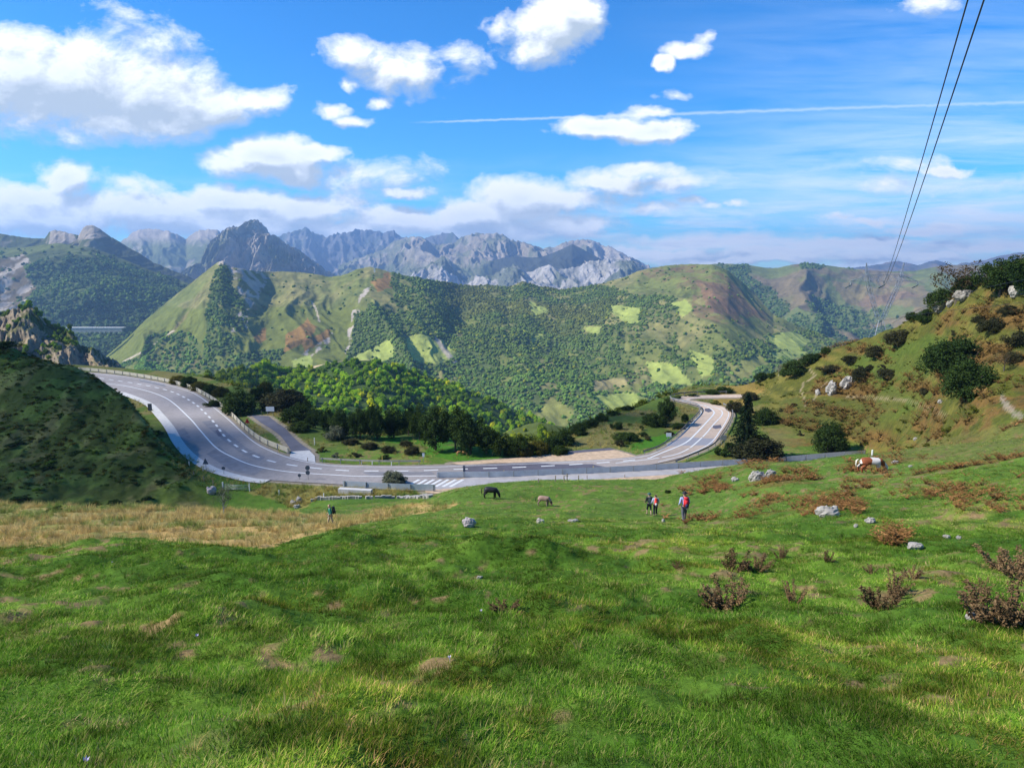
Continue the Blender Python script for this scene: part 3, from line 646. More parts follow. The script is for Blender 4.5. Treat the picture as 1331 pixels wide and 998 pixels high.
# --- left mountain: crags behind, wooded hill before it
def colD1(px, py, v, st, x, y, n2):
    m = fbm(x/160, y/160, 4, 100); c = mix(np.tile(C(.07,.085,.03), (len(px), 1)), C(.11,.12,.045), sstep(.4,.6,m))
    c = mix(c, ROC*.8*(.6+.8*fbm(x/25,y/25,3,140))[:, None], inpoly(px, py, [(60,335),(66,298),(92,300),(100,312),(85,320),(72,336)]) | inpoly(px, py, [(100,312),(108,290),(125,288),(145,306),(128,310)]))
    c = mix(c, C(.24,.2,.15), sstep(.55,.62,fbm(x/40,y/60,4,102))*.5)
    c = mix(c, C(.035,.048,.022), sstep(120, 140, px)*.75*(v > .05))  # shade on the right flank is put into its colour
    return c, sstep(.55, .6, m)*(px < 60)*(py > 320)*.5
def tintD(qx, qy, x, y):
    b = RNG.random(len(x)); t = np.tile(C(.85,.95,1.05), (len(x), 1)); t = t + (C(1.3,1.4,.95)-t)*sstep(.5,.65,fbm(x/90,y/90,3,104))[:, None]; return t*(.6+.7*b)[:, None]
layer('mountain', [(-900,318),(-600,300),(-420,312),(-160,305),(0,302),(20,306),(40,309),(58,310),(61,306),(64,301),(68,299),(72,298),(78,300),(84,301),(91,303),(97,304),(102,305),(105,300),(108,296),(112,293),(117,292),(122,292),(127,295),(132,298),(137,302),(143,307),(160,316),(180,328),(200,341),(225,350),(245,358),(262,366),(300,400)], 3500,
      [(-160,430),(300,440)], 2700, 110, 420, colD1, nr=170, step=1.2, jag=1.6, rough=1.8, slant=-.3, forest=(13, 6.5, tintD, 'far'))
def colD2(px, py, v, st, x, y, n2):
    wx, wy = warp(px, py, x, y, 12, 90); m = fbm(x/90, y/90, 4, 106)
    c = mix(np.tile(C(.115,.14,.045), (len(px), 1)), C(.075,.095,.035), sstep(.4,.6,m))
    br = inpoly(wx, wy, [(-200,335),(0,335),(30,330),(48,350),(45,380),(25,400),(0,405),(-200,405)])
    c = mix(c, C(.16,.115,.075), br*.8); c = mix(c, ROC, br*sstep(.5,.58,fbm(x/30,y/45,4,108)))
    fo = (inpoly(wx, wy, [(28,345),(60,338),(95,332),(120,336),(145,334),(160,345),(185,350),(225,362),(240,372),(262,392),(300,440),(300,520),(30,520),(30,400),(48,375)]) & ~inpoly(wx, wy, [(62,334),(78,332),(80,342),(70,346)]))*1.0
    c = mix(c, FOR*1.3, fo*.9); return c, np.maximum(fo, .04)
layer('hill', [(-900,340),(-500,325),(-160,322),(0,322),(30,322),(60,318),(75,316),(95,319),(120,322),(150,333),(175,343),(190,349),(205,354),(225,361),(240,366),(252,372),(270,388),(300,430)], 2800, [(-160,470),(100,480),(300,490)], 1900, 75, 230, colD2, nr=130, step=1.8, jag=1, rough=.5, slant=-.4, forest=(9.5, 6.3, tintD, 'far'))
# --- limestone peak
def colH(px, py, v, st, x, y, n2):
    m = fbm(x/90, y/160, 4, 110); c = mix(np.tile(ROC*.98, (len(px), 1)), C(.22,.215,.16), sstep(.4,.6,m)*.7)
    g = sstep(.56,.64,fbm(x/220,y/220,3,111))*(1-sstep(1.1, 1.9, st)*.7); c = mix(c, C(.12,.14,.05), g*.85)
    c = mix(c, C(.13,.15,.055), inpoly(px, py, [(345,320),(352,318),(385,335),(372,346),(355,342)])*.9); c = mix(c, C(.10,.125,.045), inpoly(px, py, [(225,360),(262,330),(285,310),(300,312),(270,345),(240,368)])*.6)
    return c, None
layer('mountain', [(200,376),(225,362),(243,348),(262,340),(268,322),(275,312),(283,308),(290,301),(297,296),(304,293),(309,295),(318,291),(326,287),(333,286),(340,290),(346,297),(349,304),(356,304),(362,309),(372,316),(385,322),(400,333),(420,349),(440,360),(480,378)], 5400,
      [(200,420),(350,410),(480,410)], 4200, 330, 260, colH, nr=200, step=.9, jag=6, rough=1.8, mat=M_rockfar, slant=-.5, pw=1.25, edge=.28)
def colI(px, py, v, st, x, y, n2):
    m = fbm(x/260, y/260, 4, 113); c = mix(np.tile(C(.13,.15,.06), (len(px), 1)), C(.09,.11,.045), sstep(.4,.6,m))
    c = mix(c, ROC*.95, np.maximum(sstep(322, 306, py), sstep(.58,.66,fbm(x/90,y/120,4,114))*.6)); return c, None
layer('mountain', [(90,330),(120,322),(150,315),(165,310),(172,302),(185,298),(200,297),(210,299),(222,301),(232,306),(242,311),(250,304),(260,299),(270,297),(282,298),(290,303),(310,318),(340,335)], 7400, [(90,390),(340,390)], 5600, 220, 600, colI, nr=110, step=1.5, jag=3, rough=.8, mat=M_far, slant=.3, edge=.25)
# --- the far range
def colJ(px, py, v, st, x, y, n2):
    m = fbm(x/300, y/400, 4, 116); c = mix(np.tile(C(.14,.14,.14), (len(px), 1)), C(.09,.11,.08), sstep(.4,.6,m)); return mix(c, ROC*1.05, sstep(.55,.65,fbm(x/160,y/240,4,117))*sstep(300,325,py)*.8), None
layer('mountain', [(320,318),(345,310),(358,304),(372,302),(383,299),(392,299),(398,295),(404,300),(412,306),(425,308),(433,306),(445,303),(455,301),(465,299),(475,300),(487,301),(492,299),(505,299),(514,301),(521,307),(535,308),(548,307),(560,306),(575,305),(590,304),(596,310),(620,320),(660,330)], 11000, [(320,400),(660,400)], 8800, 420, 800, colJ, nr=110, step=1.3, jag=6, rough=1.6, mat=M_rockfar, slant=.25, edge=.3)
def colG(px, py, v, st, x, y, n2):
    m = fbm(x/300, y/300, 4, 118); c = mix(np.tile(C(.29,.25,.185), (len(px), 1)), C(.15,.165,.09), sstep(.42,.58,m)*.8)
    c = mix(c, ROC*1.12, sstep(.5,.6,fbm(x/130,y/200,4,119))*.7); c = mix(c, C(.11,.15,.06), sstep(338,352,py)*.7*(px < 760))
    c = mix(c, C(.40,.37,.33), (px > 770)*.7*(py < 345)); return c, None
layer('mountain', [(440,345),(480,330),(505,316),(520,311),(535,308),(548,309),(562,315),(575,317),(590,317),(600,309),(610,305),(620,303),(632,304),(645,303),(655,306),(670,313),(690,318),(705,321),(720,322),(733,314),(745,311),(760,311),(772,314),(785,319),(800,325),(815,331),(830,338),(850,346),(880,356)], [8800]*14+[9000]*13, [(440,390),(880,390)], 6600, 420, 800, colG, nr=160, step=1.2, jag=4, rough=1.6, mat=M_rockfar, slant=.3, edge=.22)
def colG3(px, py, v, st, x, y, n2): return np.tile(C(.055,.06,.04), (len(px), 1)), None  # cloud shadow lying on this peak, painted in as a dark colour
layer('mountain', [(640,338),(665,333),(690,335),(712,332),(728,325),(744,317),(755,322),(770,331),(785,338),(800,341),(820,345),(845,356)], 7600, [(640,372),(845,372)], 6500, 120, 500, colG3, nr=60, step=1.5, jag=1.5, mat=M_far)
def colG2(px, py, v, st, x, y, n2):
    m = fbm(x/120, y/170, 4, 121); c = mix(np.tile(C(.42,.40,.37), (len(px), 1)), C(.30,.29,.24), sstep(.45,.58,m)*.8)
    c = mix(c, C(.07,.10,.04), sstep(.52,.6,fbm(x/260,y/200,3,122))*.75); c = mix(c, C(.05,.085,.035), sstep(.45, .25, v)*.85); return c, None
layer('mountain', [(470,378),(500,372),(520,366),(535,355),(542,350),(550,348),(560,340),(572,334),(578,334),(584,345),(592,352),(600,357),(615,358),(640,358),(650,352),(660,345),(668,343),(680,352),(690,354),(705,346),(715,345),(725,350),(735,349),(755,344),(770,339),(790,337),(815,337),(830,341),(845,350),(880,360)], 6100, [(470,405),(880,405)], 5300, 150, 260, colG2, nr=100, step=1.2, jag=4, rough=1.3, mat=M_rockfar, slant=.2, edge=.35)
# --- hills on the right
def colF(px, py, v, st, x, y, n2):
    wx, wy = warp(px, py, x, y, 14, 160); m = fbm(x/200, y/200, 4, 124); f = fbm(x/45, y/45, 3, 125)
    c = mix(np.tile(C(.14,.165,.055), (len(px), 1)), C(.18,.145,.08), sstep(.42,.6,m)); c = mix(c, C(.24,.15,.085), inpoly(wx, wy, [(1080,365),(1130,372),(1200,372),(1215,400),(1150,400),(1100,390)])*.5)
    c = mix(c, ROC*1.1, sstep(.6,.66,fbm(x/28,y/50,4,126))*inpoly(wx, wy, [(1000,395),(1040,410),(1120,455),(1090,470),(1040,430)])*.9)
    fo = inpoly(wx, wy, [(930,345),(975,343),(972,360),(1000,375),(1030,395),(1060,385),(1100,400),(1160,410),(1220,430),(1220,520),(960,520),(1010,430),(985,390),(950,362)])*sstep(.38,.5,fbm(x/120,y/120,4,127))
    fo = np.maximum(fo, (wy < 349)*(px > 1040)*(px < 1110)*1.); c = mix(c, FOR*1.5, fo*.8)
    return c, fo
def tintF(qx, qy, x, y): return np.tile(C(1.0,1.15,1.1), (len(x), 1))*(.6+.8*RNG.random(len(x)))[:, None]
layer('hill', [(880,352),(900,347),(930,343),(950,343),(975,345),(1000,349),(1012,348),(1030,344),(1045,343),(1075,345),(1100,348),(1130,351),(1160,353),(1190,352),(1215,347),(1240,344),(1300,344),(1500,338),(1900,345),(2300,335)], 3900, [(880,480),(1100,485),(1500,470)], 2500, 130, 420, colF, nr=140, step=1.8, jag=.8, rough=.5, slant=-.5, forest=(12, 7.0, tintF, 'far'))
def colK(px, py, v, st, x, y, n2): return mix(np.tile(C(.10,.10,.08), (len(px), 1)), C(.16,.13,.10), sstep(.45,.6,fbm(x/300,y/300,4,129))), None
layer('mountain', [(820,352),(850,347),(900,345),(1000,348),(1060,349),(1100,348),(1125,346),(1145,343),(1158,340),(1168,339),(1180,342),(1195,345),(1207,340),(1217,338),(1226,340),(1240,345),(1252,341),(1262,340),(1280,337),(1300,332),(1315,329),(1340,326),(1500,335),(1900,325),(2300,338)], 9500, [(820,372),(1500,375)], 7600, 260, 900, colK, nr=70, step=2, jag=1.5, rough=.8, slant=.2)
# --- rocky crag beyond the bend
def colC(px, py, v, st, x, y, n2):
    m = fbm(x/14, y/20, 4, 131); c = mix(np.tile(C(.12,.115,.05), (len(px), 1)), C(.06,.085,.02), sstep(.45,.55,m))
    rk = sstep(.50,.55,fbm(x/18+7,y/26,4,132)*.7 + np.clip(st, 0, 1.5)*.17); c = mix(c, C(.27,.215,.15), rk*.95)
    fo = (1-rk)*sstep(.42,.5,fbm(x/22,y/22,3,133))*(px < 100)*1.0; return c, fo
def tintC(qx, qy, x, y): return np.tile(C(1.3,1.5,.7), (len(x), 1))*(.6+.8*RNG.random(len(x)))[:, None]
layer('hill', [(-700,420),(-400,398),(-160,392),(-40,398),(0,404),(14,404),(30,398),(38,396),(46,402),(52,410),(58,418),(66,420),(78,426),(86,430),(92,428),(99,438),(104,448),(112,452),(122,450),(130,455),(138,462),(146,465),(152,470),(160,477),(168,486),(176,500)], 520, [(-160,540),(176,540)], 370, 15, 26, colC, nr=150, step=1.0, jag=7, rough=1.3, mat=terrainmat('crag_rock', (.5, .12), 1.0, .4, 1.0), slant=.6, edge=.5, forest=(4.6, 3.0, tintC, 'near'))
# --- wooded spur
def colB(px, py, v, st, x, y, n2):
    c = np.tile(C(.05,.085,.02), (len(px), 1)); tr = seg_dist(px, py, np.array([(408,477),(425,471),(450,467.5),(480,467)], float)) < 1.3; c = mix(c, C(.42,.33,.2), tr & (v > .8)); c = mix(c, C(.42,.33,.2), inpoly(px, py, [(334,478),(345,468),(352,470),(345,480)])*.8)
    fo = np.where(inpoly(px, py, [(405,480),(425,474),(450,469),(482,468),(482,464),(400,464)]), 0, 1.0); return c, fo
def tintB(qx, qy, x, y):
    b = RNG.random(len(x)); a = fbm(x/60, y/60, 3, 135); t = np.tile(C(2.5,2.9,.9), (len(x), 1)); t = t + (C(1.5,1.9,.9)-t)*sstep(.5,.62,a)[:, None]; t = t*(.6+.7*b)[:, None]
    t[(b > .93)] *= C(1.5,1.0,.8); l = sstep(420, 300, qx); t = t + (C(1.4,1.25,.6)-t)*(l*.5)[:, None]; return t
layer('hill', [(150,505),(200,496),(230,490),(260,488),(300,483),(325,478),(340,471),(352,472),(375,477),(400,477),(425,472),(450,468),(480,467.5),(510,473),(545,484),(600,504),(650,524),(700,545),(720,555),(760,575),(800,600)], [620]*6+[760]*8+[840]*7, [(150,560),(400,575),(600,610),(800,660)], [420,470,560,600], 12, 90, colB, nr=110, step=2, jag=.5, rough=.4, kind='fbm', forest=(7.2, 4.9, tintB, 'near'))
def colB2(px, py, v, st, x, y, n2): return np.tile(C(.09,.12,.03), (len(px), 1)), np.where(inpoly(px, py, [(690,545),(725,548),(735,560),(700,566)]), .1, 1.)
def tintB2(qx, qy, x, y):
    b = RNG.random(len(x)); t = np.tile(C(3.1,2.5,.8), (len(x), 1))*(.6+.7*b)[:, None]; t[b < .3] = C(1.3,1.5,.7); return t
layer('hill', [(600,585),(640,568),(665,558),(685,551),(700,548),(720,552),(740,556),(765,566),(800,585),(850,600)], 430, [(600,640),(850,640)], 330, 6, 60, colB2, nr=50, step=3, jag=.4, rough=.4, kind='fbm', forest=(6.5, 4.2, tintB2, 'near'))
# --- the motorway terrace under the wooded hill
mb = MB(); s, t = ray(122, 427)
def P3(px, py, d): s, t = ray(px, py); return Vector((float(s)*d, d, float(t)*d))
for i in range(12):
    a = P3(84+i*6.3, 428, 1850); b = P3(84+(i+1)*6.3, 428, 1850); c = (a+b)/2
    mb.box((c.x, c.y+8, c.z+4), ((b-a).length*1.02, 16, 1.4), 0)
    mb.box((a.x, a.y+3, c.z-3), (2.0, 4, 13), 0)
vd = empty('viaduct', P3(122, 430, 1850)); tag(vd, 'pale straight motorway viaduct under the dark wooded hill on the far left', 'viaduct')
ob = mb.build('deck', simple('far_concrete', (.62,.60,.54), .9)); ob.parent = vd; ob.location = -vd.location
mb = MB(); a = P3(84, 428, 1850); b = P3(159, 428, 1850); mb.box(((a.x+b.x)/2, a.y+1.2, a.z-2.4), ((b.x-a.x)*.98, .8, 9.5)); ob = mb.build('wall', simple('far_wall', (.36,.33,.27), .9, scale=.2)); ob.parent = vd; ob.location = -vd.location
# ---------------------------------------------------------------- foliage shapes
def blob(seed, sub=2, n=.28, zs=1.15):
    bm = bmesh.new(); bmesh.ops.create_icosphere(bm, subdivisions=sub, radius=.5); r = random.Random(seed)
    ph = [r.random()*9 for _ in range(3)]
    for v in bm.verts:
        p = v.co*2; k = 1 + n*(math.sin(p.x*3.1+ph[0])*math.sin(p.y*3.7+ph[1])*math.sin(p.z*3.3+ph[2])*1.5 + (r.random()-.5)*.55)
        v.co = Vector((v.co.x*k, v.co.y*k, v.co.z*k*zs + .42))
    me = bpy.data.meshes.new('blob'); bm.to_mesh(me); bm.free(); me.polygons.foreach_set('use_smooth', [False]*len(me.polygons)); return me
def leaves(rng, cen, rad, n, size, squash=1.0, updir=.0):
    """n leaf faces spread through clumps with centres cen and radii rad"""
    k = rng.integers(0, len(cen), n); d = rng.normal(size=(n, 3)); d /= np.linalg.norm(d, axis=1)[:, None]
    p = cen[k] + d*(rad[k]*(rng.random(n)**.35))[:, None]*np.array([1, 1, squash])
    nrm = d*.6 + rng.normal(size=(n, 3))*.6 + np.array([0, 0, updir]); nrm /= np.linalg.norm(nrm, axis=1)[:, None]
    a = np.cross(nrm, rng.normal(size=(n, 3))); a /= np.linalg.norm(a, axis=1)[:, None]+1e-9; b = np.cross(nrm, a)
    s = size*(.6+.8*rng.random(n))[:, None]
    V = np.stack([p - a*s, p - b*s*.55 + nrm*s*.2, p + a*s, p + b*s*.55 + nrm*s*.2], 1).reshape(-1, 3)
    return V, np.arange(4*n).reshape(-1, 4)
def crown_arrays(seed, w, h, n, size, kind='round', z0=.15):
    rng = np.random.default_rng(seed)
    nc = {'round': 46, 'bush': 70, 'dome': 110, 'spread': 34, 'small': 14}.get(kind, 40); C_ = []; Rr = []
    for i in range(nc):
        u = rng.normal(size=3); u /= np.linalg.norm(u); r = rng.random()**.45
        if kind in ('bush', 'dome'): r = .72 + .28*rng.random() if rng.random() < .8 else rng.random()
        if kind in ('bush', 'small', 'dome'): u[2] = abs(u[2])*.95 if rng.random() < .8 else u[2]*.3
        zc = .52 if kind == 'round' else (.18 if kind in ('bush', 'small', 'dome') else .62)
        zh = .46 if kind == 'round' else (.68 if kind in ('bush', 'small', 'dome') else .34)
        lobes = 1 + .2*math.sin(2*math.atan2(u[1], u[0])+seed) + .14*math.sin(5*math.atan2(u[1], u[0])+seed*2) + .28*(rng.random()-.5); lobes = min(lobes, 1.25) if kind != 'dome' else 1.0
        C_.append([u[0]*r*.40*lobes, u[1]*r*.40*lobes, max(.08, zc + u[2]*r*zh*.86*(.85+.3*rng.random()))]); Rr.append(.085 + .085*rng.random())
    C_ = np.array(C_); Rr = np.array(Rr)
    V, Fc = leaves(rng, C_, Rr, n, size, 1.0, .25); V = V*np.array([w, w, h]) if False else V
    return V, Fc
def conifer_arrays(seed):
    rng = np.random.default_rng(seed); Vs = []; n = 0; cen = []; rad = []
    for i in range(26):
        z = .10 + .88*i/26; R_ = .44*(1-z)**.8 + .015; m = max(3, int(9*(1-z)+3))
        for k in range(m):
            a = 2*math.pi*(k/m) + i*1.7 + rng.random()*.5; L = R_*(.75+.45*rng.random())
            for q in np.linspace(.2, 1, 7): cen.append([math.cos(a)*L*q, math.sin(a)*L*q, z - .05*q + .02*rng.random()]); rad.append(.028*(1.25-q*.6))
    return leaves(rng, np.array(cen), np.array(rad), 14000, .015, .5, .6)
far_protos = [(blob(i, 2, .34, 1.0+.25*(i % 3)), None) for i in range(6)]
M_wood = leafmat('far_foliage', (.05,.088,.028), (.115,.155,.042), tint=True, trans=.15)
M_woodn = leafmat('spur_foliage', (.085,.13,.02), (.20,.24,.035), tint=True, trans=.45)
near_protos = []
for i in range(5):
    V, Fc = crown_arrays(300+i, 1, 1, 420, .055, 'round'); 
    B = blob(40+i, 2, .35, 1.0); bv = np.array([v.co[:] for v in B.vertices])*np.array([.78, .78, .80]) + np.array([0, 0, .06]); bf = np.array([p.vertices[:] for p in B.polygons])
    V3 = np.vstack([V, bv]); tri = np.vstack([Fc[:, :3], Fc[:, [0, 2, 3]], bf + len(V)]); near_protos.append((mesh_np('p', V3, tri, False), M_woodn))
far_protos = [(m, M_wood) for m, _ in far_protos]
for kind, pr, nm in (('far', far_protos, 'far_woods'), ('near', near_protos, 'woodland')):
    G_ = [f for f in FOREST if f[0] == kind]
    P = np.vstack([f[1] for f in G_]); sc = np.concatenate([f[2] for f in G_]); ti = np.vstack([f[3] for f in G_])
    print(nm, len(P))
    P = P.copy(); P[:, 2] -= sc*.15; fx, fz = (1.4, .85) if kind == 'far' else (1.1, 1.0)
    o = scatter(nm, P, np.stack([sc*fx*(1+.3*RNG.random(len(P))), sc*fx, sc*fz*(1.0+.35*RNG.random(len(P)))], -1), RNG.random(len(P))*6.28, ti, pr)
    tag(o, 'dense broadleaf woods covering the valley hills' if kind == 'far' else 'sunlit bright green woodland on the spur and crag below the bend', 'woods', kind='stuff')
# ---------------------------------------------------------------- single trees and bushes
def lm(name, lo, hi, tr=.22): return leafmat(name, lo, hi, trans=tr)
LM = {'dark': lm('dark_leaves', (.020,.042,.012), (.065,.10,.024)), 'green': lm('green_leaves', (.022,.045,.010), (.065,.095,.02)),
      'brown': lm('heath_leaves', (.030,.036,.016), (.085,.080,.036)), 'yellow': lm('yellow_leaves', (.06,.075,.014), (.17,.14,.025)),
      'grey': lm('grey_leaves', (.09,.105,.06), (.20,.21,.13)), 'autumn': lm('autumn_leaves', (.05,.04,.02), (.16,.11,.05)), 'fir': lm('fir_needles', (.010,.024,.012), (.03,.05,.022))}
M_bark = simple('bark', (.10,.08,.06), .95, var=.35, scale=14, bump=.02); M_bark2 = simple('pale_bark', (.35,.33,.30), .9, var=.25, scale=14)
def trunk_mesh(seed, kind):
    r = random.Random(seed); mb = MB(); rad = .022 if kind != 'bush' else .014
    if kind in ('bush', 'small'):
        for k in range(6):
            a = k*1.05 + r.random(); mb.tube([(0,0,-.08),(math.cos(a)*.06,math.sin(a)*.06,.12),(math.cos(a)*.2,math.sin(a)*.2,.34+.1*r.random()),(math.cos(a)*.3,math.sin(a)*.3,.55)], [.018,.015,.009,.004], 5)
    else:
        top = .9 if kind == 'conifer' else .62; pts = [(0,0,-.08),(.005,.004,.1),(.012*r.random(),.01,.3),(.02*r.random(),-.015,top)]
        mb.tube(pts, [.034,.027,.021,.006], 8)
        if kind != 'conifer':
            for k in range(9):
                a = k*2.4 + r.random(); z = .16 + .05*k; L = .18+.16*r.random()
                mb.tube([(0,0,z),(math.cos(a)*L*.5,math.sin(a)*L*.5,z+.10),(math.cos(a)*L,math.sin(a)*L,z+.24)], [.013,.009,.003], 5)
    me = bpy.data.meshes.new('trunk'); me.from_pydata(mb.v, [], mb.f); me.update(); return me
def crown_mesh(seed, kind, n, size):
    if kind == 'conifer': V, Fc = conifer_arrays(seed)
    else: V, Fc = crown_arrays(seed, 1, 1, n, size, kind)
    return mesh_np('crown', V, Fc, False)
KINDS = {'round': [(crown_mesh(s, 'round', 7000, .023), trunk_mesh(s, 'round')) for s in (1, 2, 3)],
         'bush': [(crown_mesh(s, 'bush', 8000, .026), trunk_mesh(s, 'bush')) for s in (11, 12, 13, 14)],
         'dome': [(crown_mesh(s, 'dome', 12000, .020), trunk_mesh(s, 'bush')) for s in (51, 52)],
         'small': [(crown_mesh(s, 'small', 1200, .05), trunk_mesh(s, 'small')) for s in (21, 22, 23)],
         'spread': [(crown_mesh(s, 'spread', 1500, .018), trunk_mesh(s, 'round')) for s in (31,)],
         'conifer': [(crown_mesh(41, 'conifer', 0, 0), trunk_mesh(41, 'conifer'))]}
_mm = {}
def plant(px, py, w, h, kind, col, label, cat='bush', group=None, d=None, bark=None, name=None, sink=.04):
    loc = place(px, py) if d is None else None
    if d is not None:
        s, t = ray(px, py); x = float(s)*d; loc = Vector((x, d, float(ground_z(np.array([x]), np.array([d]))[0])))
    dist = loc.y; W = w*dist/F; H = h*dist/F*1.0; vs = KINDS[kind]; k = RNG.integers(0, len(vs))
    e = empty(name or {'tree': 'tree', 'bush': 'bush'}.get(cat, cat.replace(' ', '_')), loc - Vector((0, 0, H*sink)), RNG.random()*6.28, (W*1.06, W*1.06, H*1.05))
    tag(e, label, cat, group); key = (kind, int(k), col)
    if key not in _mm:
        c = vs[k][0].copy(); c.materials.clear(); c.materials.append(LM[col]); t = vs[k][1].copy(); t.materials.clear(); t.materials.append(bark or M_bark); _mm[key] = (c, t)
    c, t = _mm[key]; link('crown', c, None, e); link('trunk', t, None, e); return e
ordn = lambda i: ['first','second','third','fourth','fifth','sixth','seventh','eighth','ninth','tenth','eleventh','twelfth','thirteenth','fourteenth','fifteenth','sixteenth','seventeenth','eighteenth','nineteenth','twentieth'][i]
def row(items, kind, col, phrase, cat, group):
    items = sorted(items, key=lambda a: a[0])
    for i, it in enumerate(items):
        px, py, w, h = it[:4]; kk = it[4] if len(it) > 4 else kind; cc = it[5] if len(it) > 5 else col
        plant(px, py, w, h, kk, cc, phrase % ordn(i), cat, group)
# single ones of their own
plant(968, 594, 52, 90, 'conifer', 'fir', 'tall dark fir tree beside the right hand road bend', 'fir tree', name='fir_tree')
plant(984, 598, 76, 42, 'bush', 'brown', 'broad brownish dark bush in front of the fir tree')
plant(1077, 588, 50, 52, 'dome', 'dark', 'dense dark round bush just above the end of the side road')
plant(1242, 488, 82, 64, 'dome', 'dark', 'very large dark domed tree high on the right hillside, upper of the pair', 'tree', name='tree')
plant(1256, 519, 74, 66, 'dome', 'dark', 'very large dark domed tree high on the right hillside, lower of the pair', 'tree', name='tree')
plant(1243, 392, 74, 60, 'spread', 'autumn', 'bare browning tree standing on the limestone outcrop on the skyline', 'tree', name='tree', sink=.1)
plant(1224, 400, 40, 34, 'bush', 'dark', 'dark bush at the foot of the browning tree on the outcrop')
plant(1258, 380, 34, 30, 'bush', 'dark', 'dark low bush under the right side of the browning tree')
plant(1300, 384, 62, 50, 'round', 'dark', 'dark evergreen tree on the skyline at the upper right, nearer its left end', 'tree', name='tree')
plant(1332, 384, 60, 58, 'round', 'dark', 'dark evergreen tree on the skyline cut by the right edge', 'tree', name='tree')
plant(291, 669, 26, 46, 'spread', 'grey', 'thin pale stemmed sapling standing behind the dry grass shelf', 'sapling', name='sapling', bark=M_bark2, sink=0)
plant(512, 630, 36, 25, 'bush', 'grey', 'grey green roadside bush in front of the hatched road marking')
plant(311, 536, 52, 40, 'bush', 'dark', 'dark rounded bush beyond the road bend beside the small white sign')
plant(372, 532, 60, 38, 'bush', 'brown', 'wide dark olive bush behind the white notice board')
plant(389, 548, 44, 28, 'bush', 'green', 'green bush just below the wide olive bush by the tarmac track')
plant(389, 560, 32, 17, 'bush', 'green', 'low rounded bush on the bank right of the tarmac track')
plant(866, 553, 28, 42, 'round', 'dark', 'tall dark bush clump on the knoll inside the hairpin')
plant(852, 553, 34, 22, 'bush', 'dark', 'lower dark bush against the left of the tall clump on the knoll')
plant(1012, 489, 9, 17, 'spread', 'grey', 'small thin see-through tree on the crest of the right hillside', 'tree', name='tree')
plant(1305, 482, 26, 28, 'spread', 'autumn', 'leafless greyish shrub right of the two very large dark domed trees', 'shrub', name='shrub')
plant(868, 641, 10, 7, 'small', 'dark', 'small dark bush in the meadow just beyond the walkers', )
plant(638, 540, 4, 4, 'small', 'dark', 'x') if False else None
row([(962,498,28,13),(990,494,18,14),(1035,487,36,27),(1052,473,22,19),(1073,461,15,14),(1084,452,9,8),(1114,441,16,10),(1131,438,8,8),(1186,417,18,16),(1204,419,22,24),(1003,491,11,9),(942,510,22,10),(925,512,20,9),(1020,488,16,12),(1062,466,12,10)], 'bush', 'dark', 'dark bush on the skyline of the right hillside, %s from its left', 'bush', 'bushes along the skyline of the right hillside')
row([(1168,449,36,29),(1140,464,27,21),(1154,491,31,17),(1119,495,26,27),(1105,472,22,13),(1078,484,28,14),(1131,481,11,10),(1201,514,15,14,'small'),(1291,432,34,27),(1322,450,32,28),(1312,408,26,15),(1240,436,12,9,'small'),(1040,566,9,9,'small'),(1148,478,14,7,'small'),(1275,420,24,14),(1318,470,26,18)], 'bush', 'brown', 'dark heathy bush on the slope of the right hillside, %s from the left', 'bush', 'bushes scattered on the right hillside')
row([(995,551,32,30,'bush','dark'),(955,535,24,18,'bush','brown'),(975,520,26,14,'bush','brown'),(938,592,24,14,'small','green'),(948,586,20,20,'small','green'),(930,526,14,8,'small','yellow'),(1015,535,10,6,'small','brown'),(1032,528,12,7,'small','brown')], 'bush', 'brown', 'bush around the inner side of the right hand bend, %s from the left', 'bush', 'bushes around the right hand bend')
row([(821,572,22,14),(808,572,28,14),(836,567,12,9),(834,559,8,9,'small'),(890,548,11,15),(880,557,16,11),(805,580,16,12,'small','brown'),(803,558,14,14),(796,557,12,9,'small'),(842,572,12,7,'small','brown'),(870,565,18,8,'small','brown')], 'bush', 'dark', 'dark bush on the knoll inside the hairpin, %s from the left', 'bush', 'bushes on the knoll inside the hairpin')
row([(700,590,30,24,'bush','yellow'),(680,592,26,20,'bush','yellow'),(718,585,28,26),(736,577,28,28),(752,565,24,22),(768,556,22,15),(782,548,20,12),(797,540,18,9),(815,533,18,8),(832,528,16,8),(728,590,24,16,'bush','green'),(664,592,24,22,'bush','green'),(880,518,18,5,'small'),(900,515,20,5,'small')], 'bush', 'dark', 'bush in the hedge running up behind the knoll, %s from the left', 'bush', 'hedge bushes behind the knoll')
row([(446,568,34,40),(468,570,34,46),(490,570,36,48),(512,568,38,44),(531,566,30,40),(425,562,28,34),(410,556,26,30),(545,572,30,52,'round','green'),(566,585,52,66),(592,587,46,66),(612,590,48,58),(632,590,36,42),(650,592,34,34,'round','green'),(671,592,34,30,'round','green'),(436,571,32,26,'bush','grey'),(456,548,26,26),(480,546,26,24),(500,545,26,26),(520,548,30,28),(395,540,22,22,'round','green')], 'round', 'dark', 'dark leafy tree in the wood behind the road, %s from the left', 'tree', 'trees of the dark wood behind the road')
row([(232,498,26,14,'bush','yellow'),(246,502,26,18,'bush','green'),(260,507,26,16,'bush','yellow'),(274,512,24,18,'bush','green'),(288,515,24,18,'bush','yellow'),(276,528,20,12,'bush','green'),(335,520,22,22,'bush','green'),(345,512,24,22,'bush','yellow'),(400,525,24,22,'bush','green')], 'bush', 'green', 'yellowish green bush behind the left road bend, %s from the left', 'bush', 'bushes behind the left road bend')
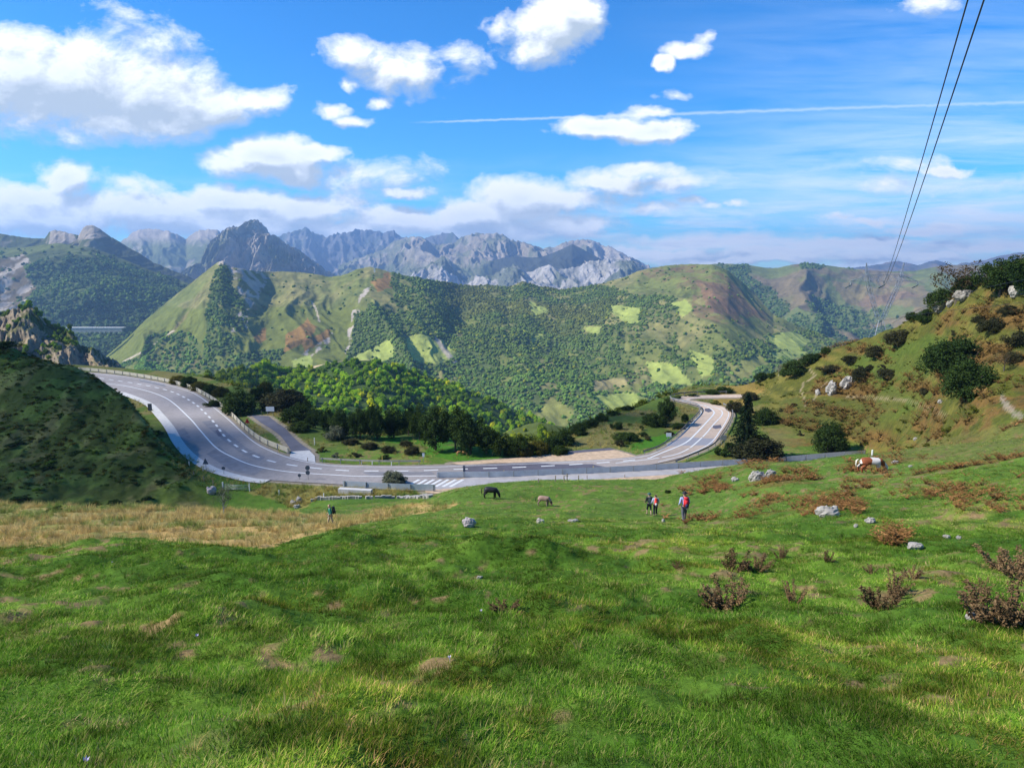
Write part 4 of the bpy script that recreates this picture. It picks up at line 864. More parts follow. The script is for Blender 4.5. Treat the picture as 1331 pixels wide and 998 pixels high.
row([(505,588,20,12),(480,583,22,12),(455,577,22,10),(535,590,22,14),(528,580,18,10),(418,587,16,10,'small','yellow'),(436,594,14,8,'small','grey'),(462,593,18,8,'small','brown'),(500,596,18,7,'small','green')], 'bush', 'brown', 'low bush on the bank between road and dark wood, %s from the left', 'bush', 'low bushes on the bank behind the road')
row([(120,659,30,9),(70,664,28,7),(26,650,34,9),(150,655,24,8),(190,650,22,8),(60,610,26,7),(100,590,24,6),(20,580,28,8),(180,610,20,7),(40,462,40,10),(5,454,50,14),(210,628,18,8),(198,580,16,9),(205,566,14,10)], 'small', 'green', 'dark gorse bush on the shaded left slope, %s from the left', 'bush', 'gorse bushes on the shaded left slope')
# ---------------------------------------------------------------- ground cover
def tuft(seed, n, h, w, spread, lean=.45, seg=3):
    r = np.random.default_rng(seed); V = []; Fc = []; b = 0
    for i in range(n):
        a = r.random()*6.28; rr = spread*r.random()**.6; bx_, by_ = math.cos(a)*rr, math.sin(a)*rr; az = a + (r.random()-.5)*1.6; H = h*(.55+.6*r.random()); L = lean*H*(.3+r.random()); fa = az + 1.57 + (r.random()-.5)
        for k in range(seg+1):
            t = k/seg; ww = w*(1-t)**.7*.5; c = (bx_ + math.cos(az)*L*t*t, by_ + math.sin(az)*L*t*t, H*(t - .22*t*t) - .015)
            V.append((c[0]-math.cos(fa)*ww, c[1]-math.sin(fa)*ww, c[2])); V.append((c[0]+math.cos(fa)*ww, c[1]+math.sin(fa)*ww, c[2]))
        for k in range(seg): Fc.append((b+2*k, b+2*k+1, b+2*k+3, b+2*k+2))
        b += 2*(seg+1)
    return mesh_np('tuft', np.array(V), np.array(Fc), True)
def sample_fan(n, d0, d1, smax=.86, pw=1.0):
    """points on the ground between two depths"""
    u = RNG.random(n); d = (d0**(2*pw) + u*(d1**(2*pw)-d0**(2*pw)))**(1/(2*pw)); s = (RNG.random(n)*2-1)*smax; return s*d, d
def onground(x, y): return np.stack([x, y, ground_z(x, y)], -1)
M_grass = leafmat('grass_blades', (.042,.11,.010), (.15,.27,.03), tint=True, trans=.4)
for n_ in M_grass.node_tree.nodes:
    if n_.type == 'VALTORGB':
        cr = n_.color_ramp; cr.elements[0].position = .0; cr.elements[1].position = .55
        for p_, c_ in ((.80, (.22,.33,.04,1)), (.90, (.40,.33,.13,1)), (1.0, (.46,.36,.17,1))): q_ = cr.elements.new(p_); q_.color = c_
    if n_.type == 'MATH' and n_.operation == 'MULTIPLY': n_.inputs[1].default_value = .85
    if n_.type == 'MATH' and n_.operation == 'MULTIPLY_ADD': n_.inputs[1].default_value = .15
M_dry = leafmat('dry_blades', (.42,.28,.08), (.80,.60,.25), tint=True, trans=.3)
M_fern = leafmat('bracken_fronds', (.12,.065,.022), (.38,.19,.07), tint=True, trans=.25)
M_heath = leafmat('heath_tufts', (.048,.062,.012), (.125,.145,.03), tint=True, trans=.2)
def dryness(x, y): return sstep(.585, .66, fbm(x/.36, y/.36, 3, 24)*.6 + fbm(x/3, y/3, 4, 23)*.4)*sstep(2.5, 5, y)
def tint_from_ground(P, ref, k=.8):
    c = ground_col(P[:, 0], P[:, 1], P[:, 2]); t = c/ref; t = 1 + (t-1)*k; l = t.mean(1, keepdims=True); t = l + (t-l)*.6; return np.clip(t*C(.92,1.06,.85), .4, 1.55)
tg = [(tuft(i, 24, 0.036 + .014*(i % 3), .0062, .085, .8 + .25*(i % 2)), M_grass) for i in range(6)]
Ps = []; Ss = []
for n, d0, d1, sc in ((32000, 1.7, 8, .9), (42000, 6, 20, 1.3), (36000, 18, 45, 2.0), (20000, 42, 88, 3.0)):
    x, y = sample_fan(n, d0, d1, .9, .8); px, py = proj(x, y, ground_z(x, y))
    band = inpoly(px, py, [(-600,655),(0,657),(380,668),(500,664),(560,654),(560,664),(430,690),(345,713),(150,714),(0,718),(-600,720)]) & (y > 17)
    keep = (RNG.random(n) > .92*dryness(x, y)) & ~band & (RNG.random(n) < .25 + 1.0*sstep(.30, .55, fbm(x/1.1, y/1.1, 3, 140)))
    x, y = x[keep], y[keep]; P = onground(x, y); Ps.append(P)
    tall = .5 + 1.15*fbm(x/1.6, y/1.6, 3, 141)**1.6*1.5
    Ss.append(np.stack([np.full(len(x), sc), np.full(len(x), sc), sc*tall/ (1+.35*(sc-1))], -1)*(.75+.5*RNG.random(len(x)))[:, None])
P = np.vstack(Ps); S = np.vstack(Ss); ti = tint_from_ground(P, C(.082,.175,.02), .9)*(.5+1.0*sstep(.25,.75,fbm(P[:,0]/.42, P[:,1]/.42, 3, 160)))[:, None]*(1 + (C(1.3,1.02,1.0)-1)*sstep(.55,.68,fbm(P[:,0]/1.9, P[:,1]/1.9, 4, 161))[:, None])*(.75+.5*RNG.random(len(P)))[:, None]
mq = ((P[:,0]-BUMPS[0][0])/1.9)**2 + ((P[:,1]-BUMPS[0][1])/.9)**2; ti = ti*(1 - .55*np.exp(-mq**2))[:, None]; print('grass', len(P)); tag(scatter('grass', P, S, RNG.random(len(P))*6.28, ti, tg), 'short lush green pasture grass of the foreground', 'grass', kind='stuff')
# dry straw grass: the band on the left shelf and stray tufts
td = [(tuft(20+i, 16, .34, .012, .10, .6), M_dry) for i in range(4)]
x, y = sample_fan(60000, 17, 95, .95, .8); px, py = proj(x, y, ground_z(x, y)); wy = py + (fbm(x/4, y/4, 3, 21)-.5)*10
band = inpoly(px, wy, [(-600,655),(0,655),(150,660),(300,663),(380,668),(430,672),(500,662),(560,652),(600,655),(560,665),(480,678),(430,690),(345,714),(150,715),(0,719),(-600,721)])
tus = sstep(.42, .6, fbm(x/1.6, y/1.6, 3, 143)); k = band & (RNG.random(len(x)) < .25+.75*tus); P1 = onground(x[k], y[k]); s1 = (.9+1.3*RNG.random(k.sum())*tus[k])*(.6+.5*sstep(20, 50, y[k]))
x, y = sample_fan(2600, 2.2, 30, .9, .8); k = dryness(x, y)*.8+.03 > RNG.random(len(x)); P2 = onground(x[k], y[k]); s2 = .22+.3*RNG.random(k.sum())
x, y = sample_fan(26000, 96, 124, .5, 1); px, py = proj(x, y, ground_z(x, y)); k = inpoly(px, py, [(345,622),(440,629),(600,638),(600,646),(500,646),(420,648),(380,662),(330,640)]) & (road_dist(x, y) > 1.5) & (RNG.random(len(x)) < .5); P3_ = onground(x[k], y[k]); s3 = 1.6+1.8*RNG.random(k.sum())
x, y = sample_fan(60000, 118, 200, .8, 1); px, py = proj(x, y, ground_z(x, y)); k = (px < 1000) & (road_dist(x, y) > 1.2) & (fbm(x/6, y/8, 4, 35) > .50) & (RNG.random(len(x)) < .35) & ~((px < 230) & (y < 160)); P4 = onground(x[k], y[k]); s4 = 1.4+1.6*RNG.random(k.sum())
x, y = sample_fan(40000, 84, 122, .95, 1); px, py = proj(x, y, ground_z(x, y)); k = inpoly(px, py, [(200,520),(230,560),(262,605),(300,622),(345,628),(345,640),(270,640),(235,620),(205,575)]) & (RNG.random(len(x)) < .5); P5 = onground(x[k], y[k]); s5 = 1.2+1.4*RNG.random(k.sum())
P = np.vstack([P1, P2, P3_, P4, P5]); s = np.concatenate([s1, s2, s3, s4, s5]); t = np.ones((len(P), 3))*(.55+.6*RNG.random(len(P)))[:, None]; q = sstep(.5,.65,fbm(P[:,0]/2.5, P[:,1]/2.5, 3, 144))[:, None]; t = t*(1 + (C(.42,.72,.45)-1)*q); t[len(P1)+len(P2):] *= C(.8,.9,.7)
print('dry', len(P)); tag(scatter('dry_grass', P, s, RNG.random(len(P))*6.28, t, td), 'tall straw coloured dry grass on the shelf and banks', 'dry grass', kind='stuff')
# rust bracken, low
def frond(seed):
    r = np.random.default_rng(seed); V = []; Fc = []; b = 0
    for i in range(9):
        az = i*.7 + r.random()*.5; L = .26+.16*r.random(); up = .30+.2*r.random()
        for j in range(6):
            t = (j+.6)/6; c = np.array([math.cos(az)*L*t, math.sin(az)*L*t, up*(t*1.6-t*t*.9)+.02]); w_ = .075*(1-t)+.02; sd_ = np.array([-math.sin(az), math.cos(az), .1])*w_; fw_ = np.array([math.cos(az), math.sin(az), -.2])*.04; dz_ = np.array([0,0,(r.random()-.5)*.05])
            V += [c - fw_*.6, c - sd_ + dz_, c + fw_, c + sd_ - dz_]; Fc.append((b, b+1, b+2, b+3)); b += 4
    return mesh_np('frond', np.array(V), np.array(Fc), False)
tf = [(frond(i), M_fern) for i in range(5)]
x, y = sample_fan(90000, 22, 96, .95, .8); px, py = proj(x, y, ground_z(x, y)); wx = px + (fbm(x/5, y/5, 3, 20)-.5)*40
ru = sstep(820, 1050, wx)*sstep(26, 38, y)*sstep(.57, .65, fbm(x/5.5+3, y/2.6, 4, 30)); k = RNG.random(len(x)) < ru*.32*sstep(.40,.62,fbm(x/1.3,y/1.3,3,150)); Pa = onground(x[k], y[k]); sa = .7+.9*RNG.random(k.sum())
x, y = sample_fan(2500, 36, 46, .9, 1); px, py = proj(x, y, ground_z(x, y)); 
Pb = []; sb = []
for cx_, cy_, rx_, ry_, n in ((1063,662,26,10,170),(1108,660,13,9,110),(1085,648,30,5,90),(930,632,14,4,60),(900,641,16,3,50),(912,637,30,5,60),(1165,700,22,8,60),(935,636,16,4,60),(1040,612,22,5,80),(700,605,1,1,0),(985,608,10,3,30),(1120,612,26,4,80),(1000,645,30,4,50),(1230,640,70,10,160),(1290,655,50,10,120)):
    for i in range(int(n*.42)):
        a = random.random()*6.28; q = random.random()**.55*1.25; p = place(cx_+math.cos(a)*rx_*q, cy_+math.sin(a)*ry_*q, 14, 110); Pb.append(p[:]); sb.append((.55+.9*random.random())*(.8 if p.y < 40 else 1))
x, y = sample_fan(50000, 84, 200, .85, 1); z = ground_z(x, y); px, py = proj(x, y, z); h1_, h2_ = hill_noise(x, y, z); m1 = h1_*.6 + h2_*.4
k = (px > 1000) & (z > ZR+1) & (RNG.random(len(x)) < sstep(.50, .60, m1)*.5); Pc = onground(x[k], y[k]); sc_ = 1.6+2.0*RNG.random(k.sum())
P = np.vstack([Pa, np.array(Pb), Pc]); s = np.concatenate([sa, sb, sc_]); t = np.ones((len(P), 3))*(.7+.7*RNG.random(len(P)))[:, None]; t[len(Pa)+len(Pb):] *= C(.75,.9,.8)
print('fern', len(P)); tag(scatter('bracken', P, s, RNG.random(len(P))*6.28, t, tf), 'rust coloured low bracken scattered over the right pasture and hillside', 'bracken', kind='stuff')
# rough heath on the left slope, on the right hillside and over the rim
th = [(mesh_np('h', *crown_arrays(60+i, 1, 1, 300, .065, 'small'), False), M_heath) for i in range(2)] + [(tuft(80+i, 34, .62, .05, .34, .7), M_heath) for i in range(4)]
Ph = []; Sh = []; Th = []
x, y = sample_fan(60000, 88, 172, .95, 1); z = ground_z(x, y); px, py = proj(x, y, z); hl = (px < 262) & (y < 162) & (z > ZR+.4); k = hl & (RNG.random(len(x)) < .25 + .75*sstep(.40,.58,fbm(x/4, y/4, 3, 146)))
Ph.append(onground(x[k], y[k])); Sh.append(.35+1.0*RNG.random(k.sum())**2.2); q = RNG.random(k.sum()); tt = np.tile(C(.75,.85,.7), (k.sum(), 1)); tt[q > .62] = C(1.7,1.1,.8); tt[q < .25] = C(1.3,1.7,.8); Th.append(tt)
x, y = sample_fan(26000, 84, 200, .85, 1); z = ground_z(x, y); px, py = proj(x, y, z); k = (px > 985) & (z > ZR+.8) & (RNG.random(len(x)) < sstep(.50,.66,fbm(x/5, y/4, 4, 147))*.7); Ph.append(onground(x[k], y[k])); Sh.append(.5+1.3*RNG.random(k.sum())**2.5); Th.append(np.tile(C(1.2,1.1,.8), (k.sum(), 1)))
x, y = sample_fan(16000, 126, 330, .7, 1); z = ground_z(x, y); px, py = proj(x, y, z); k = (px > 235) & (px < 1010) & (road_dist(x, y) > 2.5) & ((z < ZR-2) | (RNG.random(len(x)) < .10)); Ph.append(onground(x[k], y[k])); Sh.append(np.where(z[k] < ZR-2, 3.5+3*RNG.random(k.sum()), .7+1.2*RNG.random(k.sum()))); Th.append(np.tile(C(1.0,1.1,.8), (k.sum(), 1)))
P = np.vstack(Ph); s = np.concatenate(Sh); t = np.vstack(Th)*(.6+.7*RNG.random(len(P)))[:, None]; P = P.copy(); P[:, 2] -= .05*s
print('heath', len(P)); tag(scatter('heath', P, np.stack([s*1.25, s*1.25, s*.62], -1), RNG.random(len(P))*6.28, t, th), 'dark rough heather and gorse cover on both slopes', 'heath', kind='stuff')
# ---------------------------------------------------------------- rails beside the road
M_galv = simple('galvanised', (.52,.57,.62), .45, .35, .15, .9, .5); M_galvd = simple('weathered_rail', (.22,.225,.23), .6, .4, .3, 1.5)
M_beige = simple('pale_rail', (.44,.41,.32), .75, .1, .15, 1.2); M_postm = simple('rail_post', (.34,.35,.35), .6, .5, .2, 4)
def course(pts, n=8):
    P = onroad(smooth(pts, n)); return P
def guard_rail(pts, label, mat, levels, gap=4.0, post_h=.8, thick=.31, lift=0):
    P = course(pts); P[:, 2] += lift; d = np.gradient(P, axis=0); nr = np.stack([-d[:, 1], d[:, 0]], -1); nr /= np.linalg.norm(nr, axis=1)[:, None]+1e-9
    e = empty('guard_rail', Vector(P[0])); tag(e, label, 'guard rail')
    for z0 in levels:
        prof = [(0,0),(.05,.04),(.05,.10),(.0,.15),(.05,.20),(.05,.27),(0,thick),(-.02,thick),(-.02,0)]
        V = np.array([[p + np.array([n_[0]*a, n_[1]*a, z0+b]) - P[0] for a, b in prof] for p, n_ in zip(P, nr)]); k = len(prof)
        F_ = []
        for i in range(len(P)-1):
            for j in range(k): F_.append((i*k+j, i*k+(j+1) % k, (i+1)*k+(j+1) % k, (i+1)*k+j))
        link('beam', mesh_np('beam', V.reshape(-1, 3), np.array(F_), False), mat, e)
    L = np.concatenate([[0], np.cumsum(np.linalg.norm(np.diff(P, axis=0), axis=1))]); n = min(60, max(2, int(L[-1]/gap)+1)); me = None
    for l in np.linspace(.3, L[-1]-.3, n):
        q = Vector([float(np.interp(l, L, P[:, k])) for k in range(3)]) - Vector(P[0]); j = min(len(nr)-1, int(np.searchsorted(L, l))); q -= Vector((nr[j][0]*.08, nr[j][1]*.08, 0))
        if me is None:
            mb = MB(); mb.box((0, 0, post_h/2-.2), (.09, .12, post_h+.4)); o = mb.build('post', M_postm, e, q); me = o.data
        else: link('post', me, None, e, q)
    return e
guard_rail([(568,621),(600,620.5),(654,619.8),(710,617.3),(770,615),(860,610.2),(930,605.5),(1000,601.8),(1040,598.5),(1080,595),(1125,592)], 'long shiny silver guard rail between main road and lay-by', M_galv, (.04, .36, .68), 4, 1.0)
guard_rail([(55,482),(100,481.8),(125,483.2),(170,488.4),(215,496.4),(245,504.4),(262,512),(282,524.5),(302,542),(320,559.5),(342,575.5),(376,589.5)], 'pale beige guard rail along the outside of the left road bend', M_beige, (.10, .44, .78), 4, 1.05)
guard_rail([(417,600),(455,602),(500,603.4),(547,603.2)], 'low pale rail at the foot of the bank behind the middle of the road', M_beige, (.45,), 3, .75)
guard_rail([(446,633),(480,635),(520,637),(566,638)], 'short silver guard rail on the near edge beside the hatched marking', M_galv, (.1, .42, .74), 3, 1.05)
guard_rail([(836,590.5),(858,582.5),(881,566),(899,548),(909,537),(909,530.5),(902,527),(888,523.5),(873,520.2),(872,517),(883,514),(905,512.3),(945,511.5)], 'dark grey guard rail along the outer left side of the hairpin', M_galvd, (.45,), 4, .78)
guard_rail([(878,603.5),(900,594),(926,581.5),(941,566),(949.5,551),(952.5,540),(949,533),(940,527.5)], 'dark grey guard rail along the inner right side of the hairpin', M_galvd, (.45,), 4, .78)
# ---------------------------------------------------------------- signs and markers
M_signb = simple('sign_back', (.10,.12,.16), .5, .4, .1, 2); M_white = simple('sign_white', (.78,.78,.76), .5, var=.05); M_red = simple('sign_red', (.45,.03,.03), .5, var=.05); M_blue = simple('sign_blue', (.06,.12,.35), .5, var=.05)
M_pole = simple('pole_grey', (.42,.43,.43), .5, .5, .1); M_yel = simple('pole_yellow', (.62,.48,.10), .6, var=.15); M_wood = simple('fence_wood', (.26,.21,.16), .9, var=.3, scale=5); M_wpost = simple('pale_post', (.68,.66,.60), .8, var=.12)
def at(px, py): return place(px, py, 40, 300)
def plate(shape, w, h):
    mb = MB(); n = {'round': 20, 'tri': 3, 'rect': 4}[shape]; t = .02
    if shape == 'rect': pr = [(-w/2,-h/2),(w/2,-h/2),(w/2,h/2),(-w/2,h/2)]
    elif shape == 'tri': pr = [(-w/2,-h/2),(w/2,-h/2),(0,h/2)]
    else: pr = [(math.cos(2*math.pi*i/n)*w/2, math.sin(2*math.pi*i/n)*h/2) for i in range(n)]
    V = [(a, -t, b) for a, b in pr] + [(a, t, b) for a, b in pr]; k = len(pr)
    mb.add(V, [tuple(range(k)), tuple(range(k, 2*k))[::-1]] + [(i, i+k, (i+1) % k + k, (i+1) % k) for i in range(k)]); return mb
def sign(px, py, plates, label, posts=(0,), pm=None, name='road_sign', cat='sign', back=True):
    """plates: (shape, mat, top_py, bottom_py, width_px)"""
    p = at(px, py); k = p.y/F; e = empty(name, p); tag(e, label, cat); top = max(py - a[2] for a in plates)*k
    for dx in posts:
        mb = MB(); mb.tube([(dx*k, .07, -.3), (dx*k, .07, top*.97)], .045, 8); mb.build('post', pm or M_pole, e, smooth=True)
    for shape, mat, t, b, w in plates:
        o = plate(shape, w*k, (b-t)*k).build('plate', mat, e, (0, 0, (py-(t+b)/2)*k))
        rm = MB(); hh = (b-t)*k; ww = w*k; rm.box((0, .03, 0), (ww*.6, .03, .05)); rm.build('bracket', M_pole, o)
    return e
sign(268, 613, [('tri', M_signb, 594, 602.5, 8)], 'triangular warning sign seen from behind at the left bend'); sign(291, 617, [('round', M_signb, 605.5, 610, 5)], 'small round sign seen from behind right of the triangular sign')
sign(400.5, 624, [('round', M_signb, 603.5, 609.8, 6.3), ('round', M_signb, 610.3, 616.5, 6)], 'two dark round signs one above the other on a single post'); sign(389.5, 624, [('round', M_signb, 615, 619.5, 4.5)], 'small dark round sign left of the double round sign')
sign(195.5, 537, [('rect', M_signb, 524, 533.5, 5.5)], 'slate blue rectangular board on the near edge of the upper left bend'); sign(603.5, 620, [('rect', M_signb, 604, 614, 3)], 'narrow dark upright sign standing at the start of the silver rail')
sign(869, 573, [('rect', M_white, 562, 567.2, 7)], 'light rectangular sign on the grass inside the hairpin', (-1.5, 1.5)); sign(940, 579, [('rect', M_pole, 565, 571.5, 8)], 'light grey rectangular sign beside the fir tree', (-2, 2))
sign(351.5, 541, [('rect', M_white, 528, 534.3, 11)], 'white notice board on two posts at the top of the tarmac track', (-3.5, 3.5), name='notice_board', cat='notice board'); sign(305, 534, [('round', M_blue, 525.5, 530.5, 4)], 'small blue and white sign beside the dark rounded bush')
sign(322, 557, [('tri', M_red, 543, 549.5, 7)], 'red bordered triangular sign between rail and tarmac track'); sign(550.5, 601, [('rect', M_white, 588, 593, 3)], 'small white sign before the bright green lawn behind the road')
def markers(items, name, label, cat, group, mat, r=.06):
    items = sorted(items); me = None
    for i, (px, py, h) in enumerate(items):
        p = at(px, py); H = h*p.y/F
        mb = MB(); mb.tube([(0,0,-.2),(0,0,H*.93),(0,0,H)], [r, r*.9, r*.5], 6); o = mb.build(name, mat, None, p); tag(o, label % ordn(i), cat, group)
markers([(285,526,9),(363,588,9),(497,601,10),(655,618.5,8),(771,612,7),(245,505,6)], 'snow_pole', 'yellow snow pole beside the road, %s from the left', 'snow pole', 'yellow snow poles beside the road', M_yel)
markers([(409,578,10),(421,649,9),(363,643,7),(1133.5,592,8),(246,606,7),(470,603,5),(484,604,5),(509,605,5),(264,612,8)], 'marker_post', 'pale marker post, %s from the left', 'post', 'pale posts near the road', M_wpost, .09)
markers([(252,618,6),(265,625,7),(277,630,7),(400,600,6),(375,552,5),(340,538,5),(330,536,5),(362,541,5),(640,592,5),(700,588,5),(780,580,5),(722,626,9),(733,625,8),(737,625,11),(752,624,7),(763,623,6),(700,627,6),(812,621,5)], 'fence_post', 'weathered wooden fence post, %s from the left', 'fence post', 'wooden fence posts near the road', M_wood, .07)
# gate on the gully lawn
a, b = at(290, 637), at(324.5, 638); e = empty('field_gate', a); tag(e, 'pale metal field gate on the green lawn below the left bend', 'gate'); v = b-a; L = v.length; an = math.atan2(v.y, v.x); e.rotation_euler[2] = an
for x, r in ((0, .17), (L, .12)):
    mb = MB(); mb.box((x, 0, .55), (r, r, 1.5)); mb.build('post', M_wpost, e)
mb = MB()
for z in (.25, .48, .71, .94): mb.tube([(.15,0,z),(L-.12,0,z)], .028, 6)
for x in (.15, L/2, L-.12): mb.tube([(x,0,.22),(x,0,.97)], .025, 6)
mb.build('bars', M_pole, e, smooth=True)
# low field wall
pw_ = [at(x, y) for x, y in ((405,652),(410,648.5),(440,648.5),(480,648.5),(520,647.5),(560,646.5))]
mb = MB(); r_ = random.Random(3)
for p, q in zip(pw_[:-1], pw_[1:]):
    n = max(2, int((q-p).length/.55))
    for i in range(n):
        c = p.lerp(q, (i+.5)/n); h = .35+.2*r_.random()
        if r_.random() < .12: continue
        mb.box((c.x-pw_[0].x, c.y-pw_[0].y, float(ground_z(np.array([c.x]), np.array([c.y]))[0])-pw_[0].z+h/2-.05), (.5+.15*r_.random(), .35, h), r_.random()*.5)
o = mb.build('field_wall', simple('wall_stone', (.36,.33,.28), .95, var=.3, scale=2), None, pw_[0]); tag(o, 'low broken dry stone wall between the pasture and the roadside bank', 'wall')
# culvert slab on the bank
p = at(462, 641); e = MB(); e.box((0, 0, .25), (5.2, .9, .9), -.15); o = e.build('culvert_slab', M_conc, None, p); tag(o, 'tilted pale concrete slab on the bank before the road', 'slab')
# ---------------------------------------------------------------- rocks
M_lime = simple('limestone', (.36,.33,.285), .95, var=.45, scale=2.2, bump=.05); M_crag = simple('crag_limestone', (.25,.225,.185), .95, var=.5, scale=1.2, bump=.08); M_pink = simple('pinkish_stone', (.42,.36,.35), .95, var=.3, scale=3, bump=.04)
def rock(px, py, w, h, label, mat=None, group=None, seed=None, name='rock'):
    p = place(px, py, 2, 300); k = p.y/F; W, H = w*k, h*k; rr = random.Random(seed or int(px*7+py)); bm = bmesh.new(); bmesh.ops.create_icosphere(bm, subdivisions=4, radius=.5); o1 = rr.random()*50
    co = np.array([v.co[:] for v in bm.verts]); n = fbm(co[:, 0]*2.2+o1, co[:, 1]*2.2+co[:, 2]*1.7+o1, 4, 5)-.5; n2 = ridged(co[:, 0]*4+o1, co[:, 2]*4+co[:, 1]*3, 3, 6)-.6
    co = co*(1+n*.9+n2*.3)[:, None]*.86; co[:, 2] = np.round(co[:, 2]*5+n*2)/5*.5 + co[:, 2]*.5
    for v, c in zip(bm.verts, co): v.co = Vector((c[0]*W*1.1, c[1]*max(W*.7, H), c[2]*H*1.35 + H*.36))
    me = bpy.data.meshes.new(name); bm.to_mesh(me); bm.free(); o = link(name, me, mat or M_lime, None, p); o.rotation_euler[2] = (rr.random()-.5)*.5; return tag(o, label, 'rock', group)
rock(610, 684, 19, 12, 'pinkish grey rounded boulder alone on the pasture below the black horse', M_pink); rock(702, 680, 12, 7, 'whitish stone at the left end of the bare soil bank'); rock(745, 678, 14, 4, 'flat low whitish stone right of the bare soil bank')
rock(984, 624, 27, 14, 'large white limestone boulder on the crest, left part of the pair'); rock(1000, 621, 15, 12, 'white limestone boulder touching the right end of the large one'); rock(955, 625, 11, 6, 'small white stone left of the large white boulders')
rock(1077, 671, 31, 14, 'grey boulder lying among the rust coloured bracken'); rock(1131, 679, 14, 8, 'white angular stone right of the bracken boulder'); rock(1112, 685, 6, 5, 'tiny white stone below the bracken boulder'); rock(1189, 713, 22, 9, 'white slanting slab stone lower right in the pasture')
rock(1230, 699, 9, 5, 'small white stone, left one of two right of the slanting slab'); rock(1246, 700, 8, 4, 'small white stone, right one of two right of the slanting slab'); rock(862, 679, 5, 5, 'tiny white stone near the feet of the tall walker'); rock(1163, 602, 9, 4, 'small pale stone just right of the brown and white horse')
rock(1183, 607, 6, 3, 'tiny pale stone further right of the brown and white horse'); rock(1100, 504, 18, 14, 'pale limestone outcrop on the right hillside, right upper part', seed=5); rock(1081, 512, 15, 17, 'pale limestone outcrop on the right hillside, left lower part', seed=9); rock(1063, 513, 6, 8, 'small pale stone left of the outcrop on the right hillside')
rock(1223, 404, 26, 17, 'pale limestone crag under the browning skyline tree, left part', M_crag); rock(1252, 389, 30, 13, 'pale limestone crag under the browning skyline tree, middle part', M_crag); rock(1236, 398, 12, 8, 'small pale stone below the crag of the browning tree'); rock(1322, 384, 22, 14, 'pale rock beneath the dark skyline tree at the right edge')
rock(275, 641, 12, 11, 'brownish boulder left of the field gate', M_pink); rock(381, 655, 9, 6, 'grey stone in the ditch below the bank, left one'); rock(389, 652, 9, 7, 'grey stone in the ditch below the bank, middle one'); rock(386, 660, 8, 5, 'grey stone in the ditch below the bank, lowest one')
rock(1222, 524, 7, 5, 'small pale stone below the lower very large domed tree'); rock(1190, 572, 6, 4, 'tiny white stone high on the slope above the horse'); rock(623, 752, 9, 5, 'small pale stone on the dark side of the grassy mound'); rock(1262, 805, 16, 10, 'whitish stone at the foot of the big dead thistle stand')
rock(1310, 803, 13, 9, 'pale stone under the right side of the big dead thistle stand'); rock(735, 619.5, 6, 2.5, 'small pale stone on the crest right of the fence posts')
# ---------------------------------------------------------------- dead thistles
M_this = leafmat('dead_thistle', (.07,.045,.022), (.30,.19,.095), trans=.15)
def thistle_mesh(seed):
    r = np.random.default_rng(seed); Vs = []; b = 0; cen = []; rad = []; mb = MB()
    for i in range(11):
        az = r.random()*6.28; L = .52*r.random()**.6; h = (.35+.65*r.random()**1.3)*(1-.5*L); st = (math.cos(az)*L*.35, math.sin(az)*L*.35); tp = (math.cos(az+.3)*L*1.1, math.sin(az+.3)*L*1.1)
        mb.tube([(st[0], st[1], -.03), ((st[0]+tp[0])/2, (st[1]+tp[1])/2, h*.55), (tp[0], tp[1], h)], [.012, .009, .004], 4)
        for t in np.linspace(.12, 1, 9): cen.append([st[0]+(tp[0]-st[0])*t, st[1]+(tp[1]-st[1])*t, h*t]); rad.append(.055+.03*r.random())
    V, Fc = leaves(r, np.array(cen), np.array(rad), 1500, .03, .8, .1); V[:, 2] = np.abs(V[:, 2])
    n = len(mb.v); quads = [f for f in mb.f if len(f) == 4]; V = np.vstack([np.array(mb.v), V]); Fc = np.vstack([np.array(quads), Fc+n]); return mesh_np('thistle', V, Fc, False)
TM = [thistle_mesh(i) for i in range(4)]
for i, (px, py, w, h, lab) in enumerate([(948,795,50,48,'large brown dead thistle clump left of centre right in the foreground'),(930,790,34,28,'lower left offshoot of the large dead thistle clump'),(952,742,34,36,'brown dead thistle clump behind the largest one'),(982,740,34,22,'dead thistle clump just right of the clump behind the largest'),
    (1031,785,22,32,'narrow dead thistle standing right of the large clump'),(1015,727,14,20,'small distant dead thistle right of the back clump'),(1076,730,14,18,'small dead thistle alone between the clumps'),(1146,792,40,40,'dead thistle clump midway to the right edge'),(1162,775,28,34,'right half of the midway dead thistle clump'),(1186,752,18,22,'small upright dead thistle behind the midway clump'),(1132,745,14,14,'small low dead thistle left of the upright one'),
    (1282,808,60,56,'left part of the big dead thistle stand at the right edge'),(1316,812,60,66,'right part of the big dead thistle stand at the right edge'),(1302,745,50,38,'upper dead thistle stand at the right edge'),(1326,752,40,46,'tall dead thistle cut by the right edge'),(655,795,34,14,'low dead thistle in the middle of the pasture'),(1272,770,22,22,'small dead thistle behind the big stand'),(880,738,12,10,'tiny dead thistle left of the back clump')]):
    p = place(px, py, 2, 90); k = p.y/F; W = w*k*1.45; H = h*k*1.2; o = link('thistle', TM[i % 4] if i >= 4 else TM[i], M_this if i < 4 else None, None, p); o.scale = (W, W, H); o.rotation_euler[2] = i*1.3; tag(o, lab, 'thistle', 'dead thistles in the pasture')
